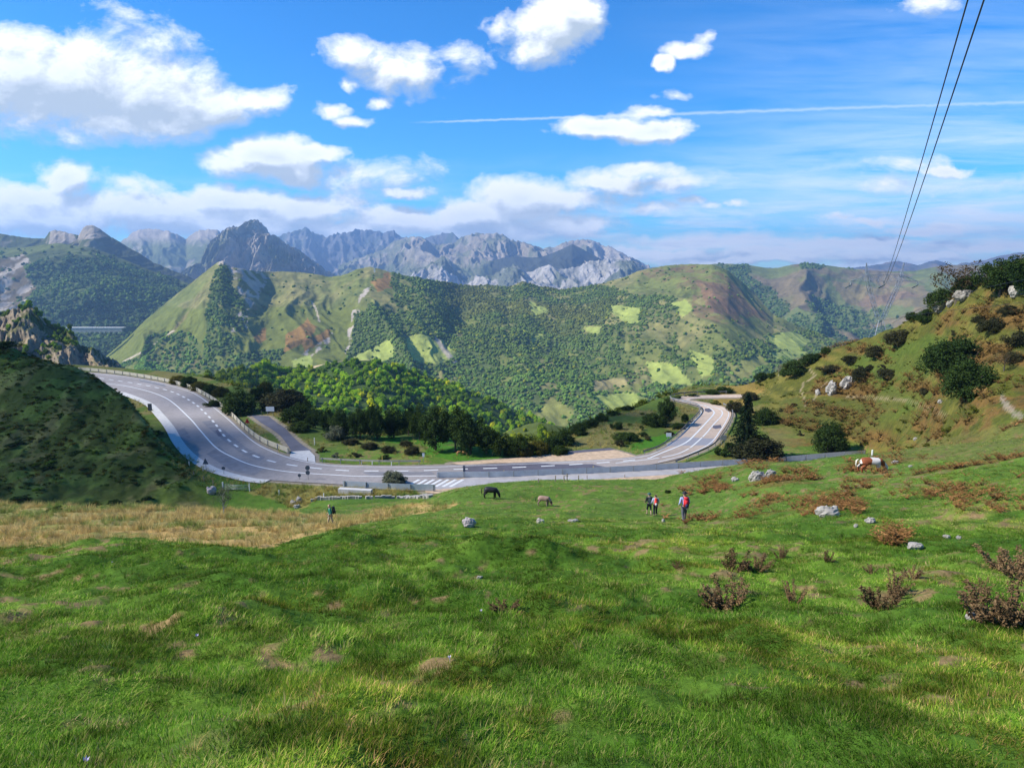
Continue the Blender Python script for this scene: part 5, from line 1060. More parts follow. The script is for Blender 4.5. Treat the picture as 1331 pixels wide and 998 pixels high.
# ---------------------------------------------------------------- power line
M_steel = simple('pylon_steel', (.30,.33,.38), .6, .3, .15); M_wire = simple('wire', (.05,.055,.065), .5, .5, .1); M_ins = simple('insulator', (.07,.10,.11), .3)
KP = 300/F; s_, t_ = ray(1144, 416); PC = Vector((float(s_)*300, 300, float(t_)*300)); gz = float(ground_z(np.array([PC.x]), np.array([300.]))[0])
py_ = empty('pylon', (PC.x, PC.y, gz)); tag(py_, 'tall steel lattice pylon standing behind the skyline of the right hillside', 'pylon')
W0 = Vector((0, 0, PC.z-gz))
def truss(a0, a1, b0, b1, wa, wb, n, r=.10):
    """four chords from a (half width wa) to b with bracing; a0,a1 the x edges at the bottom"""
    mb = MB(); A = [Vector((x, y, a0[1])) for x in (a0[0]-wa, a0[0]+wa) for y in (-wa, wa)]; B = [Vector((x, y, b0[1])) for x in (b0[0]-wb, b0[0]+wb) for y in (-wb, wb)]
    for p, q in zip(A, B): mb.tube([p, q], r, 4)
    for i in range(n):
        f0, f1 = i/n, (i+1)/n
        for j, k in ((0,1),(2,3),(0,2),(1,3)):
            x, y = (j, k) if i % 2 else (k, j); mb.tube([A[x].lerp(B[x], f0), A[y].lerp(B[y], f1)], r*.55, 4); mb.tube([A[x].lerp(B[x], f1), A[y].lerp(B[y], f1)], r*.5, 4)
    return mb
zW = W0.z; K = KP
for sg_ in (-1, 1):
    truss((sg_*.8, zW), None, (sg_*21*K, zW+50*K), None, .7, .7, 9).build('arm', M_steel, py_); truss((sg_*21*K, zW+50*K), None, (sg_*24*K, zW+73*K), None, .7, .12, 4, .08).build('peak', M_steel, py_)
    mb = MB(); mb.tube([(sg_*21*K, 0, zW+58*K), (sg_*43*K, 0, zW+50*K)], .10, 4); mb.tube([(sg_*21*K, 0, zW+50*K), (sg_*43*K, 0, zW+50*K)], .08, 4)
    for q in np.linspace(.15, .85, 4): mb.tube([(sg_*(21+22*q)*K, 0, zW+50*K), (sg_*(21+22*(q-.12))*K, 0, zW+(58-8*q)*K)], .05, 4)
    mb.build('crossarm', M_steel, py_)
mb = MB()
for y in (-.6, .6):
    mb.tube([(-21*K, y, zW+58*K), (21*K, y, zW+58*K)], .10, 4); mb.tube([(-21*K, y, zW+50*K), (21*K, y, zW+50*K)], .08, 4)
    for i in range(10): mb.tube([((-21+4.2*i)*K, y, zW+(50 if i % 2 else 58)*K), ((-21+4.2*(i+1))*K, y, zW+(58 if i % 2 else 50)*K)], .05, 4)
mb.build('beam', M_steel, py_)
for sx_ in (-1, 1):
    for sy in (-1, 1):
        mb = MB(); A = Vector((sx_*.9, sy*.7, zW)); B = Vector((sx_*4.6, sy*3.6, -1.5)); mb.tube([A, B], .11, 4)
        for i in range(6):
            f = (i+.5)/6.5; mb.tube([A.lerp(B, f), Vector((-A.x, A.y, A.z)).lerp(Vector((-B.x, B.y, B.z)), f+.09)], .05, 4)
        mb.build('leg', M_steel, py_)
ATT = []
for x in (-43, 0, 43):
    mb = MB(); mb.tube([(x*K, 0, zW+50*K), (x*K, -.8, zW+45*K)], [.15, .35], 8); mb.tube([(x*K, -.8, zW+45*K), (x*K-1.2, 1.2, zW+41*K)], .25, 8); mb.build('insulator', M_ins, py_); ATT.append(Vector((PC.x+x*K, PC.y-.8, gz+zW+45*K)))
def wire(pts, r, label, group):
    mb = MB(); mb.tube(pts, r, 6); o = mb.build('power_cable', M_wire, smooth=True); return tag(o, label, 'cable', group)
def span(xtop, att, dtop, r, label, ytop=0.0):
    """a hanging cable from the pylon over the viewer's right, in one upright plane"""
    s1, t1 = ray(xtop, ytop); A = Vector((float(s1)*dtop, dtop, float(t1)*dtop)); B = att; pts = []; ext = (A - B)
    for u in np.linspace(-.22, 1, 40):
        p = A.lerp(B, u); z = p.z - 4*2.0*max(0, u)*(1-u)*(1 if u > 0 else 0) ; pts.append((p.x, p.y, z))
    wire(pts, r, label, 'cables of the power line')
span(1258, ATT[1] + Vector((-.5, 0, 0)), 46, .05, 'left one of the two dark cables rising from the pylon to the top edge'); span(1279, ATT[1] + Vector((.3, 0, 0)), 46, .055, 'right one of the two dark cables rising from the pylon to the top edge')
def lowire(pts, label):
    P = [P3(px, py, d) for px, py, d in pts]; Q = smooth([p[:] for p in P], 8); wire([tuple(q) for q in Q], .025, label, 'thin cables over the right hillside')
lowire([(1345,361,100),(1290,372,112),(1240,386,122),(1190,404,130),(1160,420,136)], 'upper thin pale cable crossing the skyline bushes at the right'); lowire([(1345,391,95),(1280,399,105),(1230,404,115),(1180,411,130),(1140,418,150)], 'lower thin cable crossing just under the limestone crag')
# little white masts on the central hill
mast = None
for i, (px, py, d) in enumerate([(384,437,1900),(442,392,2050),(487,357,2150),(331,464,1750)]):
    p = P3(px, py, d)
    e = empty('mast', p); tag(e, ['white lattice mast beside the orange bracken patch on the central hill','white lattice mast below the pale track on the green shoulder','white lattice mast on the crest of the central hill','white lattice mast low on the slope above the left bend'][i], 'mast', 'white masts on the central hill')
    mb = MB()
    for a in ((-1,-1),(1,-1),(1,1),(-1,1)): mb.tube([(a[0]*1.8, a[1]*1.8, -12), (a[0]*.5, a[1]*.5, 20)], .35, 4)
    for z in range(-8, 18, 4): mb.tube([(-1.2, -1, z), (1.2, -1, z+4)], .22, 4)
    mb.build('tower', M_white, e); mb = MB()
    for z in (10, 15, 19): mb.tube([(-5, 0, z), (5, 0, z)], .35, 4)
    mb.build('crossarm', M_white, e)
# crocus flowers in the turf
M_lil = simple('petal', (.62,.52,.72), .6, var=.15)
for i, (px, py, lab) in enumerate([(256,829,'pale lilac crocus in the middle left of the turf'),(109,995,'pale lilac crocus at the lower left edge of the turf'),(145,733,'lilac crocus on the left grassy crest'),(585,860,'white lilac crocus in the centre of the turf'),(627,797,'tiny lilac crocus below the grassy mound')]):
    p = place(px, py, 2, 30); mb = MB()
    for k in range(6):
        a = k*1.047; c, s = math.cos(a), math.sin(a); mb.add([(0,0,.05),(c*.02-s*.01,s*.02+c*.01,.075),(c*.035,s*.035,.10),(c*.02+s*.01,s*.02-c*.01,.075)], [(0,1,2,3)])
    mb.tube([(0,0,-.02),(0,0,.055)], .004, 5); o = mb.build('crocus', M_lil, None, p); o.rotation_euler = (.3, .2, i); o.scale = (.55,)*3; tag(o, lab, 'flower', 'crocuses in the turf')
# ---------------------------------------------------------------- walkers and horses
def skin(name, pts, edges, rad, mat, parent, sub=2, root=0):
    me = bpy.data.meshes.new(name); me.from_pydata(pts, edges, []); o = bpy.data.objects.new(name, me); COL.objects.link(o)
    m = o.modifiers.new('s', 'SKIN'); m.use_smooth_shade = True; lay = me.skin_vertices[0].data
    for i, r in enumerate(rad): lay[i].radius = (r, r) if not isinstance(r, tuple) else r; lay[i].use_root = (i == root)
    s = o.modifiers.new('d', 'SUBSURF'); s.levels = sub; s.render_levels = sub
    dg = bpy.context.evaluated_depsgraph_get(); m2 = bpy.data.meshes.new_from_object(o.evaluated_get(dg)); m2.name = name; bpy.data.objects.remove(o)
    m2.polygons.foreach_set('use_smooth', [True]*len(m2.polygons)); o2 = link(name, m2, mat, parent); o2.data.materials.clear(); o2.data.materials.append(mat); return o2
M_skin = simple('skin', (.55,.34,.24), .6, var=.06)
def chain(pts, rad, V, E, Rr, start=None):
    prev = start
    for p, r in zip(pts, rad):
        V.append(p); Rr.append(r); i = len(V)-1
        if prev is not None: E.append((prev, i))
        prev = i
    return prev
def person(loc, rz, H, label, shirt, trou, pack=None, hat=None, stride=.14, shorts=False, lean=.06, arms=None, hair=(.05,.04,.03)):
    e = empty('person', loc, rz, H/1.76); tag(e, label, 'person')
    V, E, Rr = [], [], []
    L = lean
    sp = chain([(0,0,.93),(0,L*.3,1.08),(0,L*.8,1.26),(0,L,1.40),(0,L+.01,1.49),(0,L+.03,1.57),(0,L+.035,1.65),(0,L+.02,1.715)], [.125,.115,.135,.12,.056,.072,.092,.07], V, E, Rr)
    chain([(0,L+.125,1.625)], [.016], V, E, Rr, 6); 
    for s in (-1, 1): chain([(s*.088,L+.02,1.63)], [.018], V, E, Rr, 6)
    A = arms or [((-.20,L,1.41),(-.27,L-.05,1.15),(-.27,L+.12,.98)), ((.20,L,1.41),(.27,L-.05,1.15),(.27,L+.12,.98))]
    for s, (sh, el, wr) in zip((-1, 1), A):
        wv = (Vector(wr)-Vector(el)).normalized(); palm = Vector(wr)+wv*.055
        k = chain([sh, el, wr, tuple(palm)], [.055,.042,.026,.030], V, E, Rr, 3)
        for j in range(4):
            q = palm + wv*.035 + Vector((0, (j-1.5)*.019, 0)); q2 = q + (wv + Vector((-s*.35, 0, -.3))).normalized()*(.032+.004*(j in (1, 2))); chain([tuple(q), tuple(q2)], [.009,.008], V, E, Rr, k)
        chain([tuple(palm + Vector((-s*.01,.045,.0))), tuple(palm + wv*.03 + Vector((-s*.02,.055,0)))], [.010,.008], V, E, Rr, k)
    legs = {}
    for s in (-1, 1):
        d = stride*s; hip = (s*.095, 0, .88); kn = (s*.10, d*.6+.05, .49); an = (s*.10, d - (.05 if d < 0 else 0), .10 + (.05 if d < 0 else 0)); to = (s*.105, an[1]+.15, .045)
        legs[s] = (hip, kn, an, to); chain([hip, kn, an, to], [.085,.056,.038,.036], V, E, Rr, 0)
    body = skin('body', V, E, Rr, M_skin, e)
    # clothes
    V, E, Rr = [], [], []; chain([(0,0,.90),(0,L*.3,1.08),(0,L*.8,1.26),(0,L,1.41),(0,L+.01,1.46)], [.145,.138,.158,.14,.075], V, E, Rr)
    for (sh, el, wr) in A: chain([sh, el, tuple(Vector(el).lerp(Vector(wr), .8))], [.075,.058,.042], V, E, Rr, 3)
    skin('shirt', V, E, Rr, shirt, e)
    V, E, Rr = [(0, 0, .94)], [], [.14]
    for s in (-1, 1):
        hip, kn, an, to = legs[s]; end = Vector(kn).lerp(Vector(an), .25 if shorts else .92); chain([hip, kn, tuple(end)], [.105,.078,.07 if shorts else .058], V, E, Rr, 0)
    skin('trousers', V, E, Rr, trou, e)
    for s in (-1, 1):
        hip, kn, an, to = legs[s]; skin('shoe', [(an[0],an[1]-.04,an[2]-.03), (an[0],an[1]+.05,an[2]-.045), (to[0],to[1]+.02,to[2]-.01)], [(0,1),(1,2)], [.05,.048,.04], simple('boot', (.07,.055,.045), .8), e, 1)
    if hat is not None:
        mb = MB(); mb.tube([(0,L+.02,1.69),(0,L+.02,1.71),(0,L+.02,1.78),(0,L+.02,1.80)], [.105,.105,.08,.03], 14); mb.tube([(0,L+.02,1.685),(0,L+.02,1.695)], [.165,.165], 16); mb.build('hat', hat, e, smooth=True)
    else: skin('hair', [(0,L-.0,1.60),(0,L+.0,1.68),(0,L+.02,1.73)], [(0,1),(1,2)], [.075,.096,.075], simple('hair', hair, .8), e, 1)
    return e
def backpack(root, L, main, low, label, wide=.30, roll=None, H=1.76):
    e = empty('backpack', root.location, root.rotation_euler[2], root.scale[0]); tag(e, label, 'backpack')
    y = -.155-.11 + L*.7
    def bag(name, c, d, mat):
        bm = bmesh.new(); bmesh.ops.create_cube(bm, size=1); bmesh.ops.scale(bm, vec=d, verts=bm.verts); bmesh.ops.bevel(bm, geom=bm.edges[:], offset=min(d)*.32, segments=3, affect='EDGES'); bmesh.ops.translate(bm, vec=c, verts=bm.verts)
        me = bpy.data.meshes.new(name); bm.to_mesh(me); bm.free(); me.polygons.foreach_set('use_smooth', [True]*len(me.polygons)); return link(name, me, mat, e)
    bag('bag', (0, y, 1.22), (wide, .21, .50), main); bag('lid', (0, y+.01, 1.49), (wide*.9, .20, .09), main); bag('pocket', (0, y-.12, 1.08), (wide*.62, .07, .22), low)
    for s in (-1, 1):
        mb = MB(); mb.tube([(s*.11, y+.1, 1.44), (s*.12, L+.02, 1.53), (s*.12, L+.17, 1.38), (s*.13, L+.12, 1.15), (s*.13, y+.1, 1.05)], .018, 6); mb.build('strap', low, e)
    if roll:
        mb = MB(); mb.tube([(-.2, y, .93), (.2, y, .93)], .075, 12); mb.build('mat_roll', roll, e, smooth=True)
    return e
def cloth(n, c): return simple(n, c, .85, var=.12, scale=9)
def pole(root, s, base_off, label):
    M = root.matrix_basis; a = M @ Vector((s*.27, .18, .93)); b = M @ Vector((s*.32+base_off[0], base_off[1], 0)); b.z = float(ground_z(np.array([b.x]), np.array([b.y]))[0])
    e = empty('walking_pole', b); tag(e, label, 'walking pole'); mb = MB(); mb.tube([(0,0,-.03), tuple((a-b)*1.02)], .012, 6); mb.build('shaft', M_signb, e); mb = MB(); mb.tube([tuple((a-b)*.96), tuple((a-b)*1.08)], .02, 6); mb.build('grip', cloth('grip', (.04,.04,.04)), e)
def feet(px, py, d0=20, d1=200): return place(px, py, d0, d1)
p1 = feet(889, 679); h1 = 43*p1.y/F; print('walker', p1.y, h1)
a1 = person(p1, .12, min(1.9, max(1.65, h1)), 'tallest walker, in pale blue shirt and grey trousers with a red backpack, back turned', cloth('blue_shirt', (.36,.42,.62)), cloth('grey_trousers', (.11,.11,.13)), hat=cloth('dark_hat', (.03,.03,.035)))
backpack(a1, .06, cloth('red_pack', (.62,.03,.04)), cloth('pack_navy', (.03,.03,.09)), 'bright red and navy backpack on the tallest walker', roll=None); pole(a1, 1, (.08, .1), 'thin walking pole in the right hand of the tallest walker')
p2 = feet(851.5, 670.5); h2 = 30*p2.y/F; print('walker', p2.y, h2)
a2 = person(p2, -.05, min(1.8, max(1.62, h2)), 'walker in black trousers and light blue sleeves with a red and white backpack', cloth('light_shirt', (.40,.46,.58)), cloth('black_trousers', (.015,.015,.03)), stride=.1, hair=(.02,.015,.015))
backpack(a2, .06, cloth('red_pack2', (.65,.05,.03)), cloth('pack_white', (.6,.58,.58)), 'red backpack with whitish lower pocket on the walker beside the one in black', .27)
s_, t_ = ray(843.5, 669.5); p3 = feet(843.5, 669.5); a3 = person(p3, .15, min(1.8, max(1.62, 31*p3.y/F)), 'walker in black top and shorts with bare legs, leftmost of the close pair', cloth('black_top', (.02,.022,.025)), cloth('black_shorts', (.02,.03,.03)), stride=-.16, shorts=True, hat=cloth('green_cap', (.05,.12,.10)))
backpack(a3, .06, cloth('dark_pack', (.025,.04,.04)), cloth('dark_pack2', (.05,.09,.08)), 'black and dark green backpack on the walker with bare legs', .3)
p4 = feet(430.5, 684); print('walker', p4.y); a4 = person(p4, 1.9, min(1.85, max(1.6, 22*p4.y/F)), 'lone walker with green top and beige trousers on the pale grass at left', cloth('green_top', (.05,.28,.17)), cloth('beige_trousers', (.34,.28,.20)), stride=.2, hair=(.2,.14,.08))
backpack(a4, .06, cloth('black_pack', (.02,.025,.03)), cloth('black_pack2', (.03,.03,.03)), 'black backpack on the lone walker with the green top', .28)
def beast(loc, rz, sc, label, mat, hair, cat='horse', name='horse', graze=True, hornless=True):
    e = empty(name, loc, rz, sc); tag(e, label, cat); V, E, Rr = [], [], []
    chain([(-.52,0,1.04),(-.25,0,.98),(.08,0,.96),(.36,0,1.02),(.54,0,1.0)], [.31,.335,.345,.32,.26], V, E, Rr)
    chain([(-.68,0,1.06)], [.2], V, E, Rr, 0)
    if graze: nk = [(.74,0,.84),(.88,0,.60),(.95,0,.44),(1.0,0,.28),(1.03,0,.11)]
    else: nk = [(.82,0,1.2),(.98,0,1.4),(1.06,0,1.46),(1.2,0,1.38),(1.33,0,1.28)]
    k = chain(nk, [.20,.15,.135,.115,.08], V, E, Rr, 4); poll = len(V)-3
    for s in (-1, 1): chain([(nk[2][0]-.06, s*.07, nk[2][2]+.10)], [.022], V, E, Rr, poll)
    for s in (-1, 1):
        f = .05*s
        chain([(.46,s*.14,.82),(.48+f,s*.15,.47),(.46+f,s*.15,.15),(.50+f,s*.15,.04)], [.15,.085,.065,.07], V, E, Rr, 3)
        chain([(-.54,s*.15,.86),(-.42-f,s*.17,.69),(-.68-f,s*.16,.46),(-.65-f,s*.16,.15),(-.61-f,s*.16,.04)], [.2,.14,.085,.065,.07], V, E, Rr, 0)
    skin('body', V, E, Rr, mat, e)
    r = random.Random(4); mb = MB()
    for i in range(16):
        a = (r.random()-.5)*.10; mb.tube([(-.83,a*.5,1.14),(-.95,a,1.0),(-.97+r.random()*.04,a*1.4,.7),(-.94+r.random()*.05,a*1.6,.35+.15*r.random())], [.025,.03,.026,.006], 5)
    mb.build('tail', hair, e, smooth=True); mb = MB(); P0 = [Vector((.48,0,1.20)), Vector((.76,0,1.0)), Vector((.96,0,.72)), Vector((1.03,0,.50))] if graze else [Vector((.55,0,1.3)), Vector((.75,0,1.38)), Vector((.9,0,1.52)), Vector((1.02,0,1.58))]
    for i in range(34):
        t = i/33*2.999; j = int(t); p = P0[j].lerp(P0[j+1], t-j); s = r.choice((-1, 1)); mb.tube([tuple(p), tuple(p+Vector((.03, s*.10, -.04))), tuple(p+Vector((-.02, s*.16, -.22-.1*r.random())))], [.025,.024,.006], 5)
    mb.build('mane', hair, e, smooth=True); return e
M_black = simple('black_coat', (.014,.012,.014), .5, var=.3, scale=3); M_bhair = simple('black_hair', (.008,.008,.01), .7)
m, nt, out = newmat('pinto_coat'); tc = nt.nodes.new('ShaderNodeTexCoord').outputs['Object']; sx = nt.nodes.new('ShaderNodeSeparateXYZ'); nt.links.new(tc, sx.inputs[0])
nz = noise(nt, tc, 2.2, 3, .5); X_ = mathn(nt, 'ADD', sx.outputs[0], mathn(nt, 'MULTIPLY_ADD', nz, .3, -.15))
def bandm(a, b): return mathn(nt, 'MULTIPLY', mathn(nt, 'GREATER_THAN', X_, a), mathn(nt, 'LESS_THAN', X_, b))
bm_ = mathn(nt, 'ADD', bandm(-.66, -.08), bandm(.50, .86), clamp=True); bm_ = mathn(nt, 'MAXIMUM', bm_, mathn(nt, 'LESS_THAN', sx.outputs[2], .45)); bsdf(nt, out, mixc(nt, bm_, (.66,.60,.52), (.24,.07,.025)), .7); M_pinto = m
M_roan = simple('dun_coat', (.30,.19,.14), .7, var=.35, scale=2.5); M_cow = simple('tan_coat', (.42,.20,.08), .7)
def horse_at(px, py, lenpx, rz, *a, **k):
    p = place(px, py, 30, 120); sc = lenpx*p.y/F/1.95; print('horse', p.y, sc); return beast(p, rz, sc, *a, **k)
horse_at(637.5, 647.5, 24.5, -.1, 'black horse grazing on the crest beside the road', M_black, M_bhair)
horse_at(706.5, 657.5, 22, -.25, 'pale brown dun horse with dark mane grazing right of the black one', M_roan, M_bhair)
hp_ = horse_at(1131, 614, 40, -.05, 'chestnut and white pinto horse grazing at the right by the bracken', M_pinto, simple('cream_hair', (.62,.56,.46), .8))
hp_.scale[2] *= .8
for i, (px, py) in enumerate(((597, 591.5), (604, 591.5))):
    p = place(px, py, 100, 160); beast(p, .4+i*2.4, .62, ['small tan calf under the dark trees behind the road, left one','small tan calf under the dark trees behind the road, right one'][i], M_cow, M_cow, 'calf', 'calf', graze=bool(i))
# ---------------------------------------------------------------- sun, sky, clouds, air
SUN_AZ = math.atan2(-.965, -.12); SUN_EL = R(40)       # azimuth from +Y towards +X
sd = Vector((math.sin(SUN_AZ)*math.cos(SUN_EL), math.cos(SUN_AZ)*math.cos(SUN_EL), math.sin(SUN_EL)))
sl = bpy.data.lights.new('sun', 'SUN'); sl.energy = 5.0; sl.angle = R(.6); sl.color = (1, .95, .87)
so = bpy.data.objects.new('sun', sl); COL.objects.link(so); so.rotation_euler = sd.to_track_quat('Z', 'Y').to_euler()
w = bpy.data.worlds.new('World'); SC.world = w; w.use_nodes = True; nt = w.node_tree; nt.nodes.clear()
wo = nt.nodes.new('ShaderNodeOutputWorld'); bg = nt.nodes.new('ShaderNodeBackground'); nt.links.new(bg.outputs[0], wo.inputs[0])
sky = nt.nodes.new('ShaderNodeTexSky'); sky.sky_type = 'NISHITA'; sky.sun_disc = False; sky.sun_elevation = SUN_EL; sky.sun_rotation = SUN_AZ % (2*math.pi); sky.altitude = 1300; sky.air_density = 1.0; sky.dust_density = .3; sky.ozone_density = 3
tc = nt.nodes.new('ShaderNodeTexCoord').outputs['Generated']
sx = nt.nodes.new('ShaderNodeSeparateXYZ'); nt.links.new(tc, sx.inputs[0])
ay = mathn(nt, 'MAXIMUM', mathn(nt, 'ABSOLUTE', sx.outputs[1]), .02)
S_ = mathn(nt, 'DIVIDE', sx.outputs[0], ay); T_ = mathn(nt, 'DIVIDE', sx.outputs[2], ay)
cx = nt.nodes.new('ShaderNodeCombineXYZ'); nt.links.new(S_, cx.inputs[0]); nt.links.new(T_, cx.inputs[1]); ST = cx.outputs[0]
BL = [ # px, py, rx, ry, weight
 (95,108,150,62,1.0),(20,95,110,55,1.0),(180,122,130,48,1.0),(280,135,70,26,.8),(150,160,110,32,.8),(330,130,50,22,.7),(170,50,80,30,.45),(-60,110,120,70,1.0),
 (510,85,52,28,.8),(545,92,34,32,.8),(455,70,38,22,.8),(600,75,34,18,.45),
 (715,38,56,36,.95),(745,18,45,30,.9),(700,65,34,22,.8),(652,38,22,22,.7),
 (853,80,15,11,1.0),(880,62,32,11,.8),(915,50,18,8,.4),
 (350,206,70,28,1.25),(385,222,42,20,1.1),(400,198,60,14,1.0),(310,195,30,14,.9),(490,232,70,24,.55),(528,253,36,7,.9),
 (432,142,22,11,.75),(455,155,24,8,.75),(490,130,14,8,.5),(455,110,10,8,.4),
 (85,236,44,26,.9),(40,262,70,24,.8),(165,240,60,14,.4),
 (60,285,140,26,1.05),(180,278,110,28,1.05),(290,262,90,20,1.1),(300,288,130,22,1.0),(400,275,70,22,1.0),(430,296,90,18,.9),(520,286,80,20,.9),(350,300,80,14,.8),
 (620,282,80,24,.95),(680,262,80,34,1.0),(650,300,110,20,.8),(740,262,80,22,.85),(790,240,70,18,.8),(840,222,44,12,.7),(740,292,80,18,.8),(880,240,60,14,.55),
 (775,163,60,13,.95),(855,171,52,14,1.1),(850,147,42,9,.7),(880,127,30,8,.45),
 (845,272,34,9,.6),(905,262,24,6,.55),(930,268,20,6,.6),(955,266,15,5,.6),
 (900,312,110,12,.75),(1010,330,150,12,.8),(870,330,90,12,.9),(1100,318,120,10,.7),(1260,322,120,10,.7),(960,338,150,8,.9),(1180,335,150,8,.8),
 (1222,221,34,7,.8),(1200,302,42,9,.7),(1228,297,22,9,.75),(1135,286,46,7,.65),(1095,280,24,5,.6),(1150,238,36,12,.5),(1170,215,46,14,.35),(1205,5,40,14,.5),
]
g = bpy.data.node_groups.new('cloud_field', 'ShaderNodeTree')
g.interface.new_socket('P', in_out='INPUT', socket_type='NodeSocketVector'); g.interface.new_socket('F', in_out='OUTPUT', socket_type='NodeSocketFloat')
gi = g.nodes.new('NodeGroupInput'); go = g.nodes.new('NodeGroupOutput')
wn = g.nodes.new('ShaderNodeTexNoise'); wn.inputs['Scale'].default_value = 12; wn.inputs['Detail'].default_value = 4; wn.inputs['Roughness'].default_value = .6; g.links.new(gi.outputs[0], wn.inputs['Vector'])
off = vmath(g, 'MULTIPLY', vmath(g, 'SUBTRACT', wn.outputs['Color'], (.5, .5, .5)), (.085, .04, 0)); P = vmath(g, 'ADD', gi.outputs[0], off)
acc = None
for (a, b, rx, ry, wt) in BL:
    s, t = ray(a, b)
    q = vmath(g, 'MULTIPLY', vmath(g, 'SUBTRACT', P, (float(s), float(t), 0)), (F/rx/1.25, F/ry/1.25, 0)); l = vmath(g, 'LENGTH', q)
    v = mathn(g, 'MULTIPLY_ADD', l, -wt, wt)
    if acc is None: acc = v
    else: acc = mathn(g, 'SMOOTH_MAX', acc, v, .12)
nb = g.nodes.new('ShaderNodeMapping'); nb.inputs['Scale'].default_value = (1, 1.7, 1); g.links.new(gi.outputs[0], nb.inputs[0])
n1 = noise(g, nb.outputs[0], 10, 12, .66, dist=.25)
fl = mathn(g, 'ADD', mathn(g, 'MULTIPLY', mathn(g, 'MAXIMUM', acc, -.6), 1.0), mathn(g, 'MULTIPLY_ADD', n1, 1.5, -.80)); g.links.new(fl, go.inputs[0])
def field(vec):
    n = nt.nodes.new('ShaderNodeGroup'); n.node_tree = g; nt.links.new(vec, n.inputs[0]); return n.outputs[0]
f0 = field(ST); f1 = field(vmath(nt, 'ADD', ST, (-.012, .022, 0))); 
dens = mathn(nt, 'SMOOTH_MIN', mathn(nt, 'MAXIMUM', mathn(nt, 'MULTIPLY', f0, 2.4), 0), 1.0, .25)
# thin high cloud, streaked
mp = nt.nodes.new('ShaderNodeMapping'); mp.inputs['Rotation'].default_value = (0, 0, R(-9)); mp.inputs['Scale'].default_value = (1.3, 13, 1); nt.links.new(ST, mp.inputs[0])
ci = noise(nt, mp.outputs[0], 2.2, 7, .62, dist=.4)
right = ramp(nt, mathn(nt, 'MULTIPLY_ADD', S_, .5, .5), [(.56, 0.), (.78, 1.)]); lowt = ramp(nt, T_, [(.0, 1.2), (.12, 1.0), (.22, .30), (.5, .0)])
cir = mathn(nt, 'MULTIPLY', mathn(nt, 'MULTIPLY_ADD', ci, 3.2, -1.15, clamp=True), mathn(nt, 'MULTIPLY', right, lowt))
def streak(x0, y0, x1, y1, w0, w1, k):
    (s0, t0), (s1, t1) = ray(x0, y0), ray(x1, y1); s0, t0, s1, t1 = map(float, (s0, t0, s1, t1)); m = (t1-t0)/(s1-s0)
    u = mathn(nt, 'MULTIPLY_ADD', S_, 1/(s1-s0), -s0/(s1-s0)); uc = mathn(nt, 'MINIMUM', mathn(nt, 'MAXIMUM', u, 0), 1.4)
    lt = mathn(nt, 'MULTIPLY_ADD', S_, m, t0 - m*s0); wob = mathn(nt, 'MULTIPLY_ADD', noise(nt, ST, 60, 3, .6), w1/F*.9, -w1/F*.45)
    d = mathn(nt, 'ABSOLUTE', mathn(nt, 'ADD', mathn(nt, 'SUBTRACT', T_, lt), wob)); wd = mathn(nt, 'MULTIPLY_ADD', uc, (w1-w0)/F, w0/F)
    a = mathn(nt, 'SUBTRACT', 1, mathn(nt, 'DIVIDE', d, wd), clamp=True); on = mathn(nt, 'MULTIPLY', u, 12, clamp=True); end = mathn(nt, 'MULTIPLY_ADD', u, -6, 7.5, clamp=True)
    return mathn(nt, 'MULTIPLY', mathn(nt, 'MULTIPLY', mathn(nt, 'MULTIPLY', a, k), on), end)
tot = dens
thin = cir
for st in [(530,160,1331,133,1.6,4.6,.45), (925,243,1140,208,9,12,.42), (1180,255,1400,228,5,17,.65), (1080,263,1400,262,4,8,.4), (1060,205,1400,165,5,18,.22), (1000,305,1400,290,5,10,.4)]:
    thin = mathn(nt, 'MAXIMUM', thin, streak(*st))
rel = mathn(nt, 'MULTIPLY_ADD', mathn(nt, 'SUBTRACT', f0, f1), 2.0, .37, clamp=True)     # side of each heap that faces the sun
thick = mathn(nt, 'MULTIPLY_ADD', f0, -.45, 1.06, clamp=True)
lit = mathn(nt, 'MULTIPLY', rel, thick)
ccol = ramp(nt, lit, [(.0, (.40,.48,.58)), (.36, (.56,.63,.72)), (.68, (.82,.87,.92)), (1., (1.0,1.0,1.0))])
hs = nt.nodes.new('ShaderNodeHueSaturation'); hs.inputs['Saturation'].default_value = 1.25; hs.inputs['Hue'].default_value = .497; nt.links.new(sky.outputs[0], hs.inputs['Color'])
SKYK = .125
skyc = mixc(nt, 1, hs.outputs[0], (SKYK*.38, SKYK*.93, SKYK*1.27), 'MULTIPLY')
c = mixc(nt, thin, skyc, (.80, .89, 1.0)); c = mixc(nt, tot, c, ccol); c = mixc(nt, mathn(nt, 'GREATER_THAN', T_, -.02), skyc, c)
nt.links.new(c, bg.inputs[0]); bg.inputs[1].default_value = 1.0
w.cycles.sampling_method = 'MANUAL'; w.cycles.sample_map_resolution = 512
